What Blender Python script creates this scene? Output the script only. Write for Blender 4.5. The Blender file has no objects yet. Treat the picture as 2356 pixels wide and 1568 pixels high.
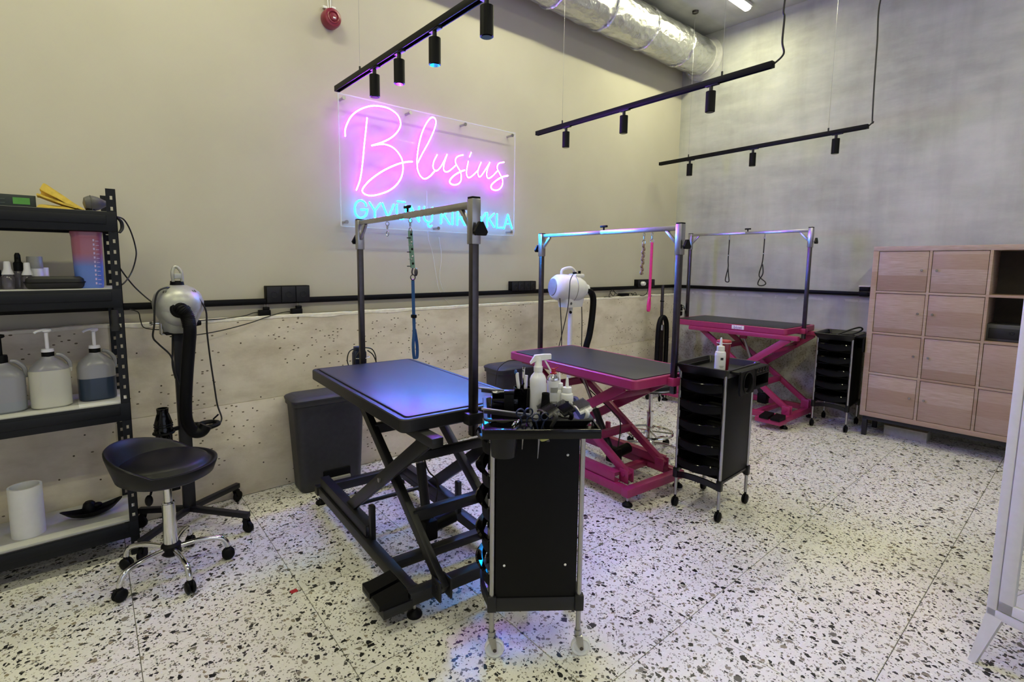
import bpy, bmesh, math, random
from mathutils import Vector, Matrix, noise
random.seed(7)
S = bpy.context.scene
COL = S.collection
R = math.radians

# ------------------------------------------------------------------ camera
F, PX, PY = 1196.94, 1149.81, 741.65          # focal length and principal point, in pixels of the 2356x1568 frame
YAW, PITCH, ROLL = 0.86306707, 0.11181827, 0.00883259
CAMP = Vector((0, 0, 1.467))
fw = Vector((math.cos(YAW)*math.cos(PITCH), math.sin(YAW)*math.cos(PITCH), -math.sin(PITCH)))
r0 = Vector((math.sin(YAW), -math.cos(YAW), 0)); u0 = r0.cross(fw)
rt = r0*math.cos(ROLL) + u0*math.sin(ROLL); up = -r0*math.sin(ROLL) + u0*math.cos(ROLL)
cd = bpy.data.cameras.new('camera'); cam = bpy.data.objects.new('camera', cd); COL.objects.link(cam)
cd.sensor_width = 36; cd.lens = F/2356*36
cd.shift_x = (1178-PX)/2356; cd.shift_y = (PY-784)/2356
cd.clip_start = .02
cam.matrix_world = Matrix((( rt.x, up.x, -fw.x, CAMP.x), (rt.y, up.y, -fw.y, CAMP.y), (rt.z, up.z, -fw.z, CAMP.z), (0, 0, 0, 1)))
S.camera = cam

def at(px, py, axis, val):
    """the point where the ray of a pixel of the photograph meets the plane axis = val (0 x, 1 y, 2 z)"""
    d = rt*((px-PX)/F) - up*((py-PY)/F) + fw
    return CAMP + d*((val-CAMP[axis])/d[axis])
def aty(y, *pts): return [at(p[0], p[1], 1, p[2] if len(p) > 2 else y) for p in pts]

# ------------------------------------------------------------------ world, lights, exposure
w = bpy.data.worlds.new('world'); S.world = w; w.use_nodes = True
w.node_tree.nodes['Background'].inputs[0].default_value = (.62, .72, .9, 1)
w.node_tree.nodes['Background'].inputs[1].default_value = 1.0
S.view_settings.view_transform = 'Standard'; S.view_settings.look = 'None'
S.view_settings.gamma = 1; S.view_settings.use_curve_mapping = False
S.view_settings.exposure = -0.17
LAMP_W = 24.0            # watts of each linear ceiling lamp
LAMP_COL = (1.0, .985, .60)
WIN_W = 165.0
def area(name, loc, rot, sx, sy, watts, col):
    l = bpy.data.lights.new(name, 'AREA'); l.shape = 'RECTANGLE'; l.size = sx; l.size_y = sy; l.energy = watts; l.color = col
    o = bpy.data.objects.new(name, l); COL.objects.link(o); o.location = loc; o.rotation_euler = rot
    return o
# daylight through the shop windows in the wall behind the camera
area('window_daylight', (1.9, -3.42, 1.75), (R(90), 0, R(180)), 5.2, 2.5, WIN_W, (.76, .76, 1.0))

# ------------------------------------------------------------------ helpers: objects
MW = {}
def T(name, label, cat, loc=(0, 0, 0), rz=0, group=None):
    o = bpy.data.objects.new(name, None); COL.objects.link(o); o.empty_display_size = .1
    o.location = loc; o.rotation_euler = (0, 0, rz)
    MW[o] = Matrix.Translation(loc) @ Matrix.Rotation(rz, 4, 'Z')
    o['label'] = label; o['category'] = cat
    if group: o['group'] = group
    return o
def G(name, mb, mat, parent=None, label=None, world=False, smooth=38):
    """links the shapes gathered in mb as ONE mesh object, a part of parent; world: the shapes are in world space"""
    if world and parent is not None: mb.bm.transform(MW[parent].inverted())
    me = bpy.data.meshes.new(name)
    bmesh.ops.recalc_face_normals(mb.bm, faces=mb.bm.faces)
    mb.bm.to_mesh(me); mb.bm.free()
    if smooth:
        for p in me.polygons: p.use_smooth = True
        me.set_sharp_from_angle(angle=R(smooth))
    me.materials.append(mat)
    o = bpy.data.objects.new(name, me); COL.objects.link(o)
    if parent is not None: o.parent = parent; MW[o] = MW[parent]
    else: MW[o] = Matrix.Identity(4)
    if label: o['label'] = label
    return o
def TM(name, label, cat, mb, mat, group=None, origin=None):
    """a thing that is one mesh, shapes given in world space"""
    if origin is not None: mb.bm.transform(Matrix.Translation(-Vector(origin)))
    o = G(name, mb, mat); o['label'] = label; o['category'] = cat
    if origin is not None: o.location = origin; MW[o] = Matrix.Translation(origin)
    if group: o['group'] = group
    return o
def ST(name, mb, mat, parent=None):
    o = G(name, mb, mat, parent); 
    if parent is None: o['kind'] = 'structure'
    return o
def copy_tree(o, parent=None):
    c = o.copy(); COL.objects.link(c)
    if parent is not None: c.parent = parent
    MW[c] = MW[o]
    for ch in [x for x in bpy.data.objects if x.parent == o and x != c]: copy_tree(ch, c)
    return c

# ------------------------------------------------------------------ helpers: shapes
def V(*a): return Vector(a)
def spline(pts, k=6, closed=False):
    P = [Vector(p) for p in pts]; n = len(P)
    if n < 3: return P
    out = []
    for i in range(n if closed else n-1):
        if closed: a, b, c, d = P[(i-1) % n], P[i], P[(i+1) % n], P[(i+2) % n]
        else: a, b, c, d = P[max(i-1, 0)], P[i], P[i+1], P[min(i+2, n-1)]
        for j in range(k):
            t = j/k
            out.append(.5*((2*b) + (c-a)*t + (2*a-5*b+4*c-d)*t*t + (3*b-a-3*c+d)*t**3))
    if not closed: out.append(P[-1])
    return out
def rrect(w, d, r, n=4):
    out = []
    r = min(r, w/2-1e-4, d/2-1e-4)
    for cx, cy, a0 in ((w/2-r, d/2-r, 0), (-w/2+r, d/2-r, 90), (-w/2+r, -d/2+r, 180), (w/2-r, -d/2+r, 270)):
        for i in range(n+1):
            a = R(a0+90*i/n); out.append((cx+r*math.cos(a), cy+r*math.sin(a)))
    return out
class MB:
    def __init__(s): s.bm = bmesh.new()
    def _bev(s, geom_v, bev, seg=2):
        es = set()
        for v in geom_v: es.update(v.link_edges)
        if bev > 0: bmesh.ops.bevel(s.bm, geom=list(es), offset=bev, segments=seg, profile=.5, affect='EDGES', clamp_overlap=True)
    def box(s, x0, y0, z0, x1, y1, z1, bev=0.0, seg=2):
        m = Matrix.Translation(((x0+x1)/2, (y0+y1)/2, (z0+z1)/2)) @ Matrix.Diagonal((abs(x1-x0), abs(y1-y0), abs(z1-z0), 1))
        r = bmesh.ops.create_cube(s.bm, size=1, matrix=m); s._bev(r['verts'], bev, seg); return s
    def bar(s, p0, p1, w, h, bev=0.0, upv=(0, 0, 1), ext=0):
        """a box beam from p0 to p1, w across and h along upv"""
        p0, p1 = Vector(p0), Vector(p1); d = (p1-p0); L = d.length; d.normalize()
        x = d.cross(Vector(upv)); 
        if x.length < 1e-4: x = d.cross(Vector((1, 0, 0)))
        x.normalize(); z = x.cross(d)
        m = Matrix(((x.x, d.x, z.x, 0), (x.y, d.y, z.y, 0), (x.z, d.z, z.z, 0), (0, 0, 0, 1)))
        m = Matrix.Translation((p0+p1)/2) @ m @ Matrix.Diagonal((w, L+2*ext, h, 1))
        r = bmesh.ops.create_cube(s.bm, size=1, matrix=m); s._bev(r['verts'], bev); return s
    def loft(s, rings, cap=True, close=True):
        rs = [[s.bm.verts.new(p) for p in ring] for ring in rings]
        n = len(rs[0])
        for a, b in zip(rs, rs[1:]):
            for i in range(n if close else n-1):
                j = (i+1) % n
                s.bm.faces.new((a[i], a[j], b[j], b[i]))
        if cap and close:
            s.bm.faces.new(rs[0]); s.bm.faces.new(rs[-1])
        return s
    def cyl(s, p0, p1, r, r2=None, n=16, cap=True):
        p0, p1 = Vector(p0), Vector(p1); return s.lathe_axis(p0, p1-p0, [(r, 0), (r if r2 is None else r2, (p1-p0).length)], n, cap)
    def lathe_axis(s, o, d, prof, n=20, cap=True):
        o, d = Vector(o), Vector(d).normalized()
        a = d.orthogonal().normalized() if abs(d.z) < .999 else Vector((1, 0, 0)); b = d.cross(a)
        return s.loft([[o+d*z+(a*math.cos(2*math.pi*i/n)+b*math.sin(2*math.pi*i/n))*max(r, 1e-4) for i in range(n)] for r, z in prof], cap)
    def lathe(s, c, prof, n=20, cap=True): return s.lathe_axis(c, (0, 0, 1), prof, n, cap)
    def tube(s, pts, r, n=8, k=6, closed=False, smooth=True):
        P = spline(pts, k, closed) if smooth else [Vector(p) for p in pts]
        m = len(P); rings = []; a = None
        for i, p in enumerate(P):
            t = (P[(i+1) % m]-P[i-1]) if closed else (P[min(i+1, m-1)]-P[max(i-1, 0)])
            if t.length < 1e-9: t = Vector((0, 0, 1))
            t.normalize()
            if a is None: a = t.orthogonal()
            a = a-t*a.dot(t)
            if a.length < 1e-6: a = t.orthogonal()
            a.normalize(); b = t.cross(a)
            rr = r(i/(m-1)) if callable(r) else r
            rings.append([p+(a*math.cos(2*math.pi*q/n)+b*math.sin(2*math.pi*q/n))*rr for q in range(n)])
        if closed: rings.append(rings[0]); return s.loft(rings, False)
        return s.loft(rings)
    def strip(s, pts, wv, tv, k=6, smooth=True):
        """a flat band along pts, width vector wv, thickness vector tv"""
        P = spline(pts, k) if smooth else [Vector(p) for p in pts]; wv, tv = Vector(wv)/2, Vector(tv)/2
        return s.loft([[p-wv-tv, p+wv-tv, p+wv+tv, p-wv+tv] for p in P])
    def rr(s, c, secs, n=4):
        """stacked rounded rectangles: secs = (z, w, d, r[, dx, dy])"""
        c = Vector(c); rings = []
        for q in secs:
            z, w_, d_, r_ = q[:4]; dx, dy = q[4:6] if len(q) > 4 else (0, 0)
            rings.append([c+Vector((x+dx, y+dy, z)) for x, y in rrect(w_, d_, r_, n)])
        return s.loft(rings)
    def ell(s, c, rx, ry, rz, u=18, v=10, rot=None):
        r = bmesh.ops.create_uvsphere(s.bm, u_segments=u, v_segments=v, radius=1, matrix=Matrix.Translation(c) @ (rot or Matrix.Identity(4)) @ Matrix.Diagonal((rx, ry, rz, 1))); return s
    def torus(s, c, axis, rad, r, n=24, m=8):
        d = Vector(axis).normalized(); a = d.orthogonal().normalized(); b = d.cross(a); c = Vector(c)
        return s.tube([c+(a*math.cos(2*math.pi*i/n)+b*math.sin(2*math.pi*i/n))*rad for i in range(n)], r, m, 1, True, False)
    def prism(s, poly, tv):
        """a flat polygon of 3D points thickened by the vector tv"""
        tv = Vector(tv); return s.loft([[Vector(p) for p in poly], [Vector(p)+tv for p in poly]])
    def holed(s, c, ax, ay, w_, d_, rx, ry, t, n=32, off=(0, 0)):
        """a rectangular plate w_ x d_ in the plane of ax, ay with an oval hole, thickness vector t"""
        c, ax, ay, t = Vector(c), Vector(ax), Vector(ay), Vector(t); out, inn = [], []
        for i in range(n):
            a = 2*math.pi*(i+.5)/n; ca, sa = math.cos(a), math.sin(a); ex = (w_/2-off[0]*(1 if ca > 0 else -1))/max(abs(ca), 1e-6); ey = (d_/2-off[1]*(1 if sa > 0 else -1))/max(abs(sa), 1e-6); k = min(ex, ey)
            out.append(c+ax*(off[0]+ca*k)+ay*(off[1]+sa*k)); inn.append(c+ax*(off[0]+ca*rx)+ay*(off[1]+sa*ry))
        return s.loft([out, inn, [p+t for p in inn], [p+t for p in out], out], False)
    def xf(s, m): s.bm.transform(m); return s

# ------------------------------------------------------------------ helpers: materials
def lin(c):
    if isinstance(c, str): c = [int(c[i:i+2], 16)/255 for i in (0, 2, 4)]
    return tuple(((x+.055)/1.055)**2.4 if x > .04045 else x/12.92 for x in c)
class NT:
    def __init__(s, name):
        s.m = bpy.data.materials.new(name); s.m.use_nodes = True; s.t = s.m.node_tree; s.b = s.t.nodes['Principled BSDF']
    def n(s, typ, **kw):
        nd = s.t.nodes.new(typ)
        for k_, v_ in kw.items():
            if k_.startswith('i_'):
                key = k_[2:]; nd.inputs[int(key) if key.isdigit() else key.replace('_', ' ')].default_value = v_
            else: setattr(nd, k_, v_)
        return nd
    def l(s, a, b): s.t.links.new(a, b)
    def pos(s): return s.n('ShaderNodeNewGeometry').outputs['Position']
    def obj(s): return s.n('ShaderNodeTexCoord').outputs['Object']
    def noise(s, vec, scale, detail=4, rough=.55):
        nd = s.n('ShaderNodeTexNoise', i_Scale=scale, i_Detail=detail, i_Roughness=rough); s.l(vec, nd.inputs['Vector']); return nd.outputs['Fac']
    def ramp(s, fac, stops, interp='LINEAR'):
        nd = s.n('ShaderNodeValToRGB'); cr = nd.color_ramp; cr.interpolation = interp
        while len(cr.elements) < len(stops): cr.elements.new(.5)
        for e, (p, c) in zip(cr.elements, stops):
            e.position = p; c = lin(c) if isinstance(c, str) else c; e.color = (*c, 1) if len(c) == 3 else c
        s.l(fac, nd.inputs[0]); return nd.outputs[0]
    def mix(s, fac, a, b, blend='MIX'):
        nd = s.n('ShaderNodeMix', data_type='RGBA', blend_type=blend)
        for sock, v_ in ((nd.inputs[0], fac), (nd.inputs[6], a), (nd.inputs[7], b)):
            if hasattr(v_, 'is_linked') or hasattr(v_, 'links'): s.l(v_, sock)
            elif isinstance(v_, (int, float)): sock.default_value = v_
            else: sock.default_value = (*(lin(v_) if isinstance(v_, str) else v_), 1)
        return nd.outputs[2]
    def math(s, op, a, b=None):
        nd = s.n('ShaderNodeMath', operation=op)
        for i, v_ in enumerate((a, b)):
            if v_ is None: continue
            if isinstance(v_, (int, float)): nd.inputs[i].default_value = v_
            else: s.l(v_, nd.inputs[i])
        return nd.outputs[0]
    def sep(s, vec):
        nd = s.n('ShaderNodeSeparateXYZ'); s.l(vec, nd.inputs[0]); return nd.outputs
    def scale(s, vec, sc):
        nd = s.n('ShaderNodeMapping'); nd.inputs['Scale'].default_value = sc; s.l(vec, nd.inputs[0]); return nd.outputs[0]
    def bump(s, h, strength=.3, dist=.002):
        nd = s.n('ShaderNodeBump', i_Strength=strength, i_Distance=dist); s.l(h, nd.inputs['Height']); s.l(nd.outputs[0], s.b.inputs['Normal']); return s
    def rgb(s, c):
        nd = s.n('ShaderNodeRGB'); nd.outputs[0].default_value = (*c, 1); return nd.outputs[0]
    def col(s, sock): s.l(sock, s.b.inputs['Base Color']); return s
    def set(s, rough=.5, metal=0, spec=.5, **kw):
        s.b.inputs['Roughness'].default_value = rough; s.b.inputs['Metallic'].default_value = metal; s.b.inputs['Specular IOR Level'].default_value = spec
        for k_, v_ in kw.items(): s.b.inputs[k_.replace('_', ' ')].default_value = v_
        return s
def mat(name, c, rough=.5, metal=0, spec=.5, var=.12, sc=30, bump=0, bdist=.001, **kw):
    """a plain surface with a slight uneven tone and grain"""
    n = NT(name); n.set(rough, metal, spec, **kw); c = lin(c)
    f = n.noise(n.obj(), sc, 3)
    n.col(n.ramp(f, [(.25, tuple(x*(1-var) for x in c)), (.75, tuple(min(x*(1+var), 1) for x in c))]))
    if bump: n.bump(n.noise(n.obj(), sc*8, 3), bump, bdist)
    return n.m
def flex(name, c, front, back, cb):
    # silicone LED flex: the diffusing face towards the room gives off far more light than its flanks and back
    n = NT(name); n.set(.4); n.b.inputs['Base Color'].default_value = (.15, .15, .15, 1); n.b.inputs['Emission Color'].default_value = (*c, 1)
    ny = n.sep(n.n('ShaderNodeNewGeometry').outputs['Normal'])[1]
    mr = n.n('ShaderNodeMapRange', interpolation_type='SMOOTHSTEP', i_1=-.35, i_2=-.95, i_3=back, i_4=front); n.l(ny, mr.inputs[0]); n.l(mr.outputs[0], n.b.inputs['Emission Strength'])
    fr = n.n('ShaderNodeMapRange', i_1=-.3, i_2=-.5); n.l(ny, fr.inputs[0]); n.l(n.mix(fr.outputs[0], n.rgb(cb), n.rgb(c)), n.b.inputs['Emission Color']); return n.m
def emis(name, c, strength):
    n = NT(name); n.set(.4); n.b.inputs['Base Color'].default_value = (.8, .8, .8, 1)
    n.b.inputs['Emission Color'].default_value = (*c, 1); n.b.inputs['Emission Strength'].default_value = strength; return n.m

M = {}
M['black'] = mat('black_powder_coat', '131319', .45, spec=.4, bump=.15)
M['blackpl'] = mat('black_plastic', '08080d', .32, spec=.35)
M['blackgl'] = mat('black_gloss_plastic', '040406', .1, spec=.32)
M['blackmt'] = mat('black_matte_plastic', '06060a', .5, spec=.16)
M['rackbl'] = mat('rack_charcoal', '12141b', .5, spec=.25, bump=.1)
M['rubber'] = mat('black_cable_rubber', '0c0c0f', .55)
M['matting'] = mat('ribbed_rubber_mat', '1a1b22', .43, spec=.7, bump=.25, sc=60, bdist=.0006)
M['leather'] = mat('black_leatherette', '0c0c12', .42, spec=.28, bump=.2, sc=70, bdist=.0006)
M['pink'] = mat('pink_paint', '95285a', .38, var=.08)
M['chrome'] = mat('chrome', 'd8d8d8', .12, 1, var=.05)
M['steel'] = mat('brushed_steel', 'a9a8ac', .3, 1, var=.08)
M['dsteel'] = mat('dull_steel', '545053', .34, 1)
M['bin'] = mat('grey_bin_plastic', '38383e', .5, spec=.3, bump=.1)
M['greypl'] = mat('grey_plastic', '8a8a88', .45)
M['white'] = mat('white_plastic', 'dcdce0', .4, var=.04)
M['whitepaint'] = mat('white_paint', 'd0d0cd', .45, var=.04)
M['wboard'] = mat('pale_shelf_board', 'b2b2b0', .6, var=.1, sc=12)
M['silver'] = mat('silver_plastic', 'a9aaa6', .38, .35)
M['navy'] = mat('navy_plastic', '1c2440', .4)
M['blueband'] = mat('blue_webbing', '1d4a86', .7, bump=.3, sc=120)
M['green'] = mat('sage_leather', '6d9186', .55)
M['brown'] = mat('tan_braid', '7f6a5c', .6, bump=.3, sc=150)
M['pinkband'] = mat('pink_webbing', 'cf2560', .6, bump=.2, sc=120)
M['red'] = mat('red_plastic', '96142a', .35)
M['alarm'] = mat('dark_red_plastic', '7c1f33', .3)
M['yellow'] = mat('yellow_cloth', 'e3c456', .85, bump=.4, sc=60)
M['greyrub'] = mat('grey_rubber', '504f50', .5)
M['glass'] = NT('clear_acrylic').set(.03, 0, .5, Alpha=.06).m
M['clearpl'] = NT('clear_plastic').set(.12, 0, .5, Alpha=.6).m
for k_ in ('glass', 'clearpl'): M[k_].node_tree.nodes['Principled BSDF'].inputs['Base Color'].default_value = (.85, .87, .9, 1)

# ------------------------------------------------------------------ materials of the room
def terrazzo():
    n = NT('terrazzo'); p = n.pos()
    c = n.ramp(n.noise(p, 3, 3), [(.3, 'dddbd8'), (.7, 'e6e4e1')])
    c = n.mix(n.math('MULTIPLY', n.noise(p, 160, 2), .35), c, 'a9a69e')
    dn = n.n('ShaderNodeTexNoise', i_Scale=60, i_Detail=2); n.l(p, dn.inputs['Vector'])
    off = n.n('ShaderNodeVectorMath', operation='SCALE'); off.inputs['Scale'].default_value = .012; n.l(dn.outputs['Color'], off.inputs[0])
    pp = n.n('ShaderNodeVectorMath', operation='ADD'); n.l(p, pp.inputs[0]); n.l(off.outputs[0], pp.inputs[1]); p2 = pp.outputs[0]
    for sc, frac, edge, stops in ((140, .25, .09, [(0, '3a3a3a'), (.35, '77736b'), (.7, '97928a'), (1, 'efeee9')]),
                                  (74, .145, .08, [(0, '1d1d20'), (.45, '303033'), (.62, '6b6862'), (.8, '8b7f6c'), (1, '9a978f')]),
                                  (44, .06, .09, [(0, '18181a'), (.6, '2b2b2d'), (.75, '75726c'), (1, '8c8272')])):
        a = n.n('ShaderNodeTexVoronoi', feature='F1', voronoi_dimensions='3D', i_Scale=sc); n.l(p2, a.inputs['Vector'])
        e = n.n('ShaderNodeTexVoronoi', feature='DISTANCE_TO_EDGE', voronoi_dimensions='3D', i_Scale=sc); n.l(p2, e.inputs['Vector'])
        sp = n.n('ShaderNodeSeparateColor'); n.l(a.outputs['Color'], sp.inputs[0])
        k = n.math('MULTIPLY', n.math('LESS_THAN', sp.outputs[0], frac), n.math('GREATER_THAN', e.outputs['Distance'], edge))
        c = n.mix(k, c, n.ramp(sp.outputs[1], stops))
    n.col(c).set(.28, 0, .5)
    n.l(n.ramp(n.noise(p, 5, 3), [(.3, (.24,)*3), (.7, (.36,)*3)]), n.b.inputs['Roughness'])
    return n.m
def plaster():
    n = NT('cream_wall_paint'); p = n.pos()
    c = n.ramp(n.noise(p, 1.3, 4), [(.3, 'b8b3a4'), (.7, 'c1bcae')])
    n.col(c).set(.75, 0, .25).bump(n.noise(p, 18, 5, .6), .12, .004); return n.m
def plinth_mat():
    n = NT('cast_concrete_plinth'); p = n.pos()
    c = n.ramp(n.noise(p, 2.2, 6, .6), [(.3, 'cbc2b2'), (.5, 'd8cfc0'), (.72, 'e0d8ca')])
    v = n.n('ShaderNodeTexVoronoi', feature='F1', i_Scale=17); n.l(p, v.inputs['Vector'])
    sp = n.n('ShaderNodeSeparateColor'); n.l(v.outputs['Color'], sp.inputs[0])
    pit = n.math('MULTIPLY', n.math('LESS_THAN', v.outputs['Distance'], n.math('MULTIPLY', sp.outputs[1], .22)), n.math('LESS_THAN', sp.outputs[0], .5))
    c = n.mix(n.math('MULTIPLY', n.ramp(n.noise(n.scale(p, (1, 1, 2.2)), 2.6, 7, .65), [(.45, (0,)*3), (.7, (1,)*3)]), .55), c, 'a4977f')
    v2 = n.n('ShaderNodeTexVoronoi', feature='F1', i_Scale=48); n.l(n.scale(p, (.7, 1, 1.3)), v2.inputs['Vector']); sp2 = n.n('ShaderNodeSeparateColor'); n.l(v2.outputs['Color'], sp2.inputs[0])
    clus = n.math('GREATER_THAN', n.noise(p, 2.1, 3), .5)
    pit2 = n.math('MULTIPLY', n.math('MULTIPLY', n.math('LESS_THAN', v2.outputs['Distance'], n.math('MULTIPLY', sp2.outputs[1], .3)), n.math('LESS_THAN', sp2.outputs[0], .3)), clus)
    c = n.mix(pit, c, '4d453b'); c = n.mix(pit2, c, '6a6052')
    n.col(c).set(.85, 0, .2)
    h = n.math('SUBTRACT', n.noise(p, 9, 6, .6), pit); n.bump(h, .45, .006); return n.m
def concrete():
    n = NT('grey_concrete'); p = n.pos(); x, y, z = n.sep(p)
    c = n.ramp(n.noise(p, 1.1, 7, .62), [(.28, '8e8f8a'), (.5, 'a7a8a4'), (.74, 'bbbbb6')])
    mp = n.n('ShaderNodeMapping'); mp.inputs['Rotation'].default_value = (R(38), 0, 0); mp.inputs['Scale'].default_value = (1, 1.2, 5); n.l(p, mp.inputs[0])
    st = n.ramp(n.noise(mp.outputs[0], 1.4, 6, .6), [(.42, (0,)*3), (.68, (1,)*3)]); c = n.mix(n.math('MULTIPLY', st, .38), c, 'c6c6c0')   # trowel sweeps
    vs = n.ramp(n.noise(n.scale(p, (1, 4.5, .5)), 1.5, 5), [(.45, (0,)*3), (.75, (1,)*3)]); c = n.mix(n.math('MULTIPLY', vs, .35), c, '84837f')   # runs down the wall
    line = n.math('MULTIPLY', n.math('LESS_THAN', n.math('ABSOLUTE', n.math('SUBTRACT', n.math('ADD', z, n.math('MULTIPLY', n.noise(p, 6, 3), .03)), 1.165)), .012), n.math('GREATER_THAN', n.noise(p, 9, 3), .47)); c = n.mix(n.math('MULTIPLY', line, .6), c, 'c4c4c2')
    rough_ = n.math('MULTIPLY', n.ramp(n.math('MULTIPLY', z, .5), [(.0, (1,)*3), (.34, (1,)*3), (.38, (0,)*3)]), n.ramp(n.noise(p, 5, 5), [(.35, (0,)*3), (.6, (1,)*3)]))
    c = n.mix(n.math('MULTIPLY', rough_, .8), c, '7a7367')
    g = n.noise(p, 60, 4, .7); c = n.mix(n.math('MULTIPLY', rough_, n.math('GREATER_THAN', g, .56)), c, '534d44')
    n.col(c).set(.75, 0, .3)
    h = n.math('ADD', n.noise(p, 3.5, 7, .6), n.math('MULTIPLY', n.math('MULTIPLY', rough_, g), 1.2)); n.bump(h, .3, .012); return n.m
def oak():
    n = NT('stained_oak_veneer'); o = n.obj(); x, y, z = n.sep(o)
    rnd = n.n('ShaderNodeObjectInfo').outputs['Random']
    band = n.math('FLOOR', n.math('MULTIPLY', n.math('ADD', z, n.math('MULTIPLY', rnd, 7.3)), 8.6))
    wn = n.n('ShaderNodeTexWhiteNoise', noise_dimensions='1D'); n.l(band, wn.inputs['W'])
    g = n.noise(n.scale(o, (4, 4, 90)), 2.2, 5, .65)
    c = n.ramp(g, [(.25, '8c7768'), (.5, 'a79284'), (.75, 'b8a598')])
    c = n.mix(n.math('MULTIPLY', wn.outputs['Value'], .75), c, '8c705a')
    n.col(c).set(.5, 0, .4).bump(g, .12, .001); return n.m
def foil():
    n = NT('crinkled_foil'); p = n.pos()
    n.b.inputs['Base Color'].default_value = (.72, .73, .72, 1); n.set(.26, .95)
    v = n.n('ShaderNodeTexVoronoi', feature='F1', i_Scale=16); n.l(n.scale(p, (.7, 1.2, 1.2)), v.inputs['Vector'])
    n.bump(n.math('ADD', n.noise(p, 14, 6, .65), n.math('MULTIPLY', v.outputs['Distance'], .6)), .7, .02); return n.m
M['terr'] = terrazzo(); M['plaster'] = plaster(); M['plinth'] = plinth_mat(); M['conc'] = concrete(); M['oak'] = oak(); M['foil'] = foil()
M['grout'] = mat('grey_grout', '77756f', .8)
M['innerwall'] = mat('white_inner_wall', 'bdbcb8', .8)
M['lampglow'] = emis('lamp_diffuser', (1.0, .97, .82), 9.0)
M['neonp'] = flex('violet_neon', (.36, .03, 1.0), 330.0, 16.0, (.52, .0, 1.0))
M['neonc'] = flex('cyan_neon', (.0003, .34, 1.0), 420.0, 9.0, (.0, .30, 1.0))

# ------------------------------------------------------------------ room shell
ZC = 4.063; YW = 3.50; YP = 3.433; XW = 5.80; XB = -2.6; YF = -3.6
fl = ST('floor', MB().box(XB-.2, YF-.2, -.16, XW+.2, YW+.2, -.004), M['grout'])
def tile_mesh(cs, x, y):
    mb = MB(); g = .0016
    P = [(x0+.04*(y0-1.03), y0) for x0, y0 in cs]
    mb.loft([[V(a, b, -.0037) for a, b in P], [V(a, b, -.0008) for a, b in P], [V(a+(g if i in (0, 3) else -g), b+(g if i < 2 else -g), 0) for i, (a, b) in enumerate(P)]]); return mb
TX, TY = .6075, .603
for i in range(-8, 8):
    for j in range(-8, 5):
        x0, y0 = 1.926+i*TX+.0015, 1.02+j*TY+.0015; x1, y1 = x0+TX-.003, y0+TY-.003
        y0, y1 = max(y0, YF), min(y1, YP)
        sh = .04*(y0-1.03); x0c, x1c = max(x0, XB+.1), min(x1, XW-.1)
        if x1c > XW-.75: x1c = min(x1, XW-.04*(y1-1.03)-.002)
        if y1-y0 < .02 or x1c-x0c < .02: continue
        G('floor_tile', tile_mesh([(x0c, y0), (x1c, y0), (x1c, y1), (x0c, y1)], 0, 0), M['terr'], fl, smooth=0)
ST('ceiling', MB().box(XB-.2, YF-.2, ZC, XW+.2, YW+.2, ZC+.2), M['conc'])
wl = ST('wall_left', MB().box(XB-.2, YW, -.004, XW+.2, YW+.2, ZC), M['plaster'])
pl = ST('trim_1', MB().box(XB, YP+.0025, 0, 5.785, YW, 1.119), M['plinth'])
G('plinth_panel', MB().box(XB, YP, .0, 5.785, YP+.02, .6, .002), M['plinth'], pl)
mb = MB(); n_ = 120; rg = []
for i in range(n_+1):                                   # the upper lift of the plinth, its top arris chipped and uneven
    x = XB+(5.785-XB)*i/n_; q = .006*noise.noise(V(x*3.1, 0, 0))+.004*noise.noise(V(x*11, 5, 0)); q2 = abs(.012*noise.noise(V(x*5, 9, 0)))
    rg.append([V(x, YP, .603), V(x, YP, 1.112+q-q2), V(x, YP+.012+q2, 1.125+q), V(x, YW, 1.127+q), V(x, YW, .603)])
mb.loft(rg); G('plinth_panel', mb, M['plinth'], pl, smooth=20)
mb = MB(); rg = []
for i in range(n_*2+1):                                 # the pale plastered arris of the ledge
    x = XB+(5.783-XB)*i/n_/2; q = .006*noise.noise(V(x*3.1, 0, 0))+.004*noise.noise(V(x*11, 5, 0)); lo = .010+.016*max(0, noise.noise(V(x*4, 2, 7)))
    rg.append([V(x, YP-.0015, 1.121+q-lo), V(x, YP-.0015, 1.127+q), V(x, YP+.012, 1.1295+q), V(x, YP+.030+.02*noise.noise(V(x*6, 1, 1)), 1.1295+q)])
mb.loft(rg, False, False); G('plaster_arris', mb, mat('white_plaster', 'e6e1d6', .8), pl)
wr = ST('wall_right', MB().box(XW, YF-.2, -.004, XW+.2, YW, ZC), M['conc'])
ST('wall_back', MB().box(XB-.2, YF-.2, -.004, XB, YW, ZC), M['innerwall'])
wf = MB().box(XB, YF-.2, -.004, XW, YF, .35).box(XB, YF-.2, 3.1, XW, YF, ZC).box(XB, YF-.2, .35, -.75, YF, 3.1).box(4.55, YF-.2, .35, XW, YF, 3.1)
ST('wall_front', wf, M['innerwall'])
wd = ST('window_1', MB().box(-.75, YF-.12, .35, 4.55, YF-.06, .43).box(-.75, YF-.12, 3.02, 4.55, YF-.06, 3.1), M['black'])
for x in (-.75, .56, 1.87, 3.18, 4.47): G('mullion', MB().box(x, YF-.12, .43, x+.08, YF-.06, 3.02), M['black'], wd)
for x in (-.67, .64, 1.95, 3.26): G('window_pane', MB().box(x, YF-.095, .43, x+1.23, YF-.085, 3.02), M['glass'], wd)
ST('trim_2', MB().box(XB, 3.462, 1.2, XW, YW, 1.237, .003).box(XB, 3.458, 1.208, XW, 3.463, 1.229, .002), M['blackmt'])
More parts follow.
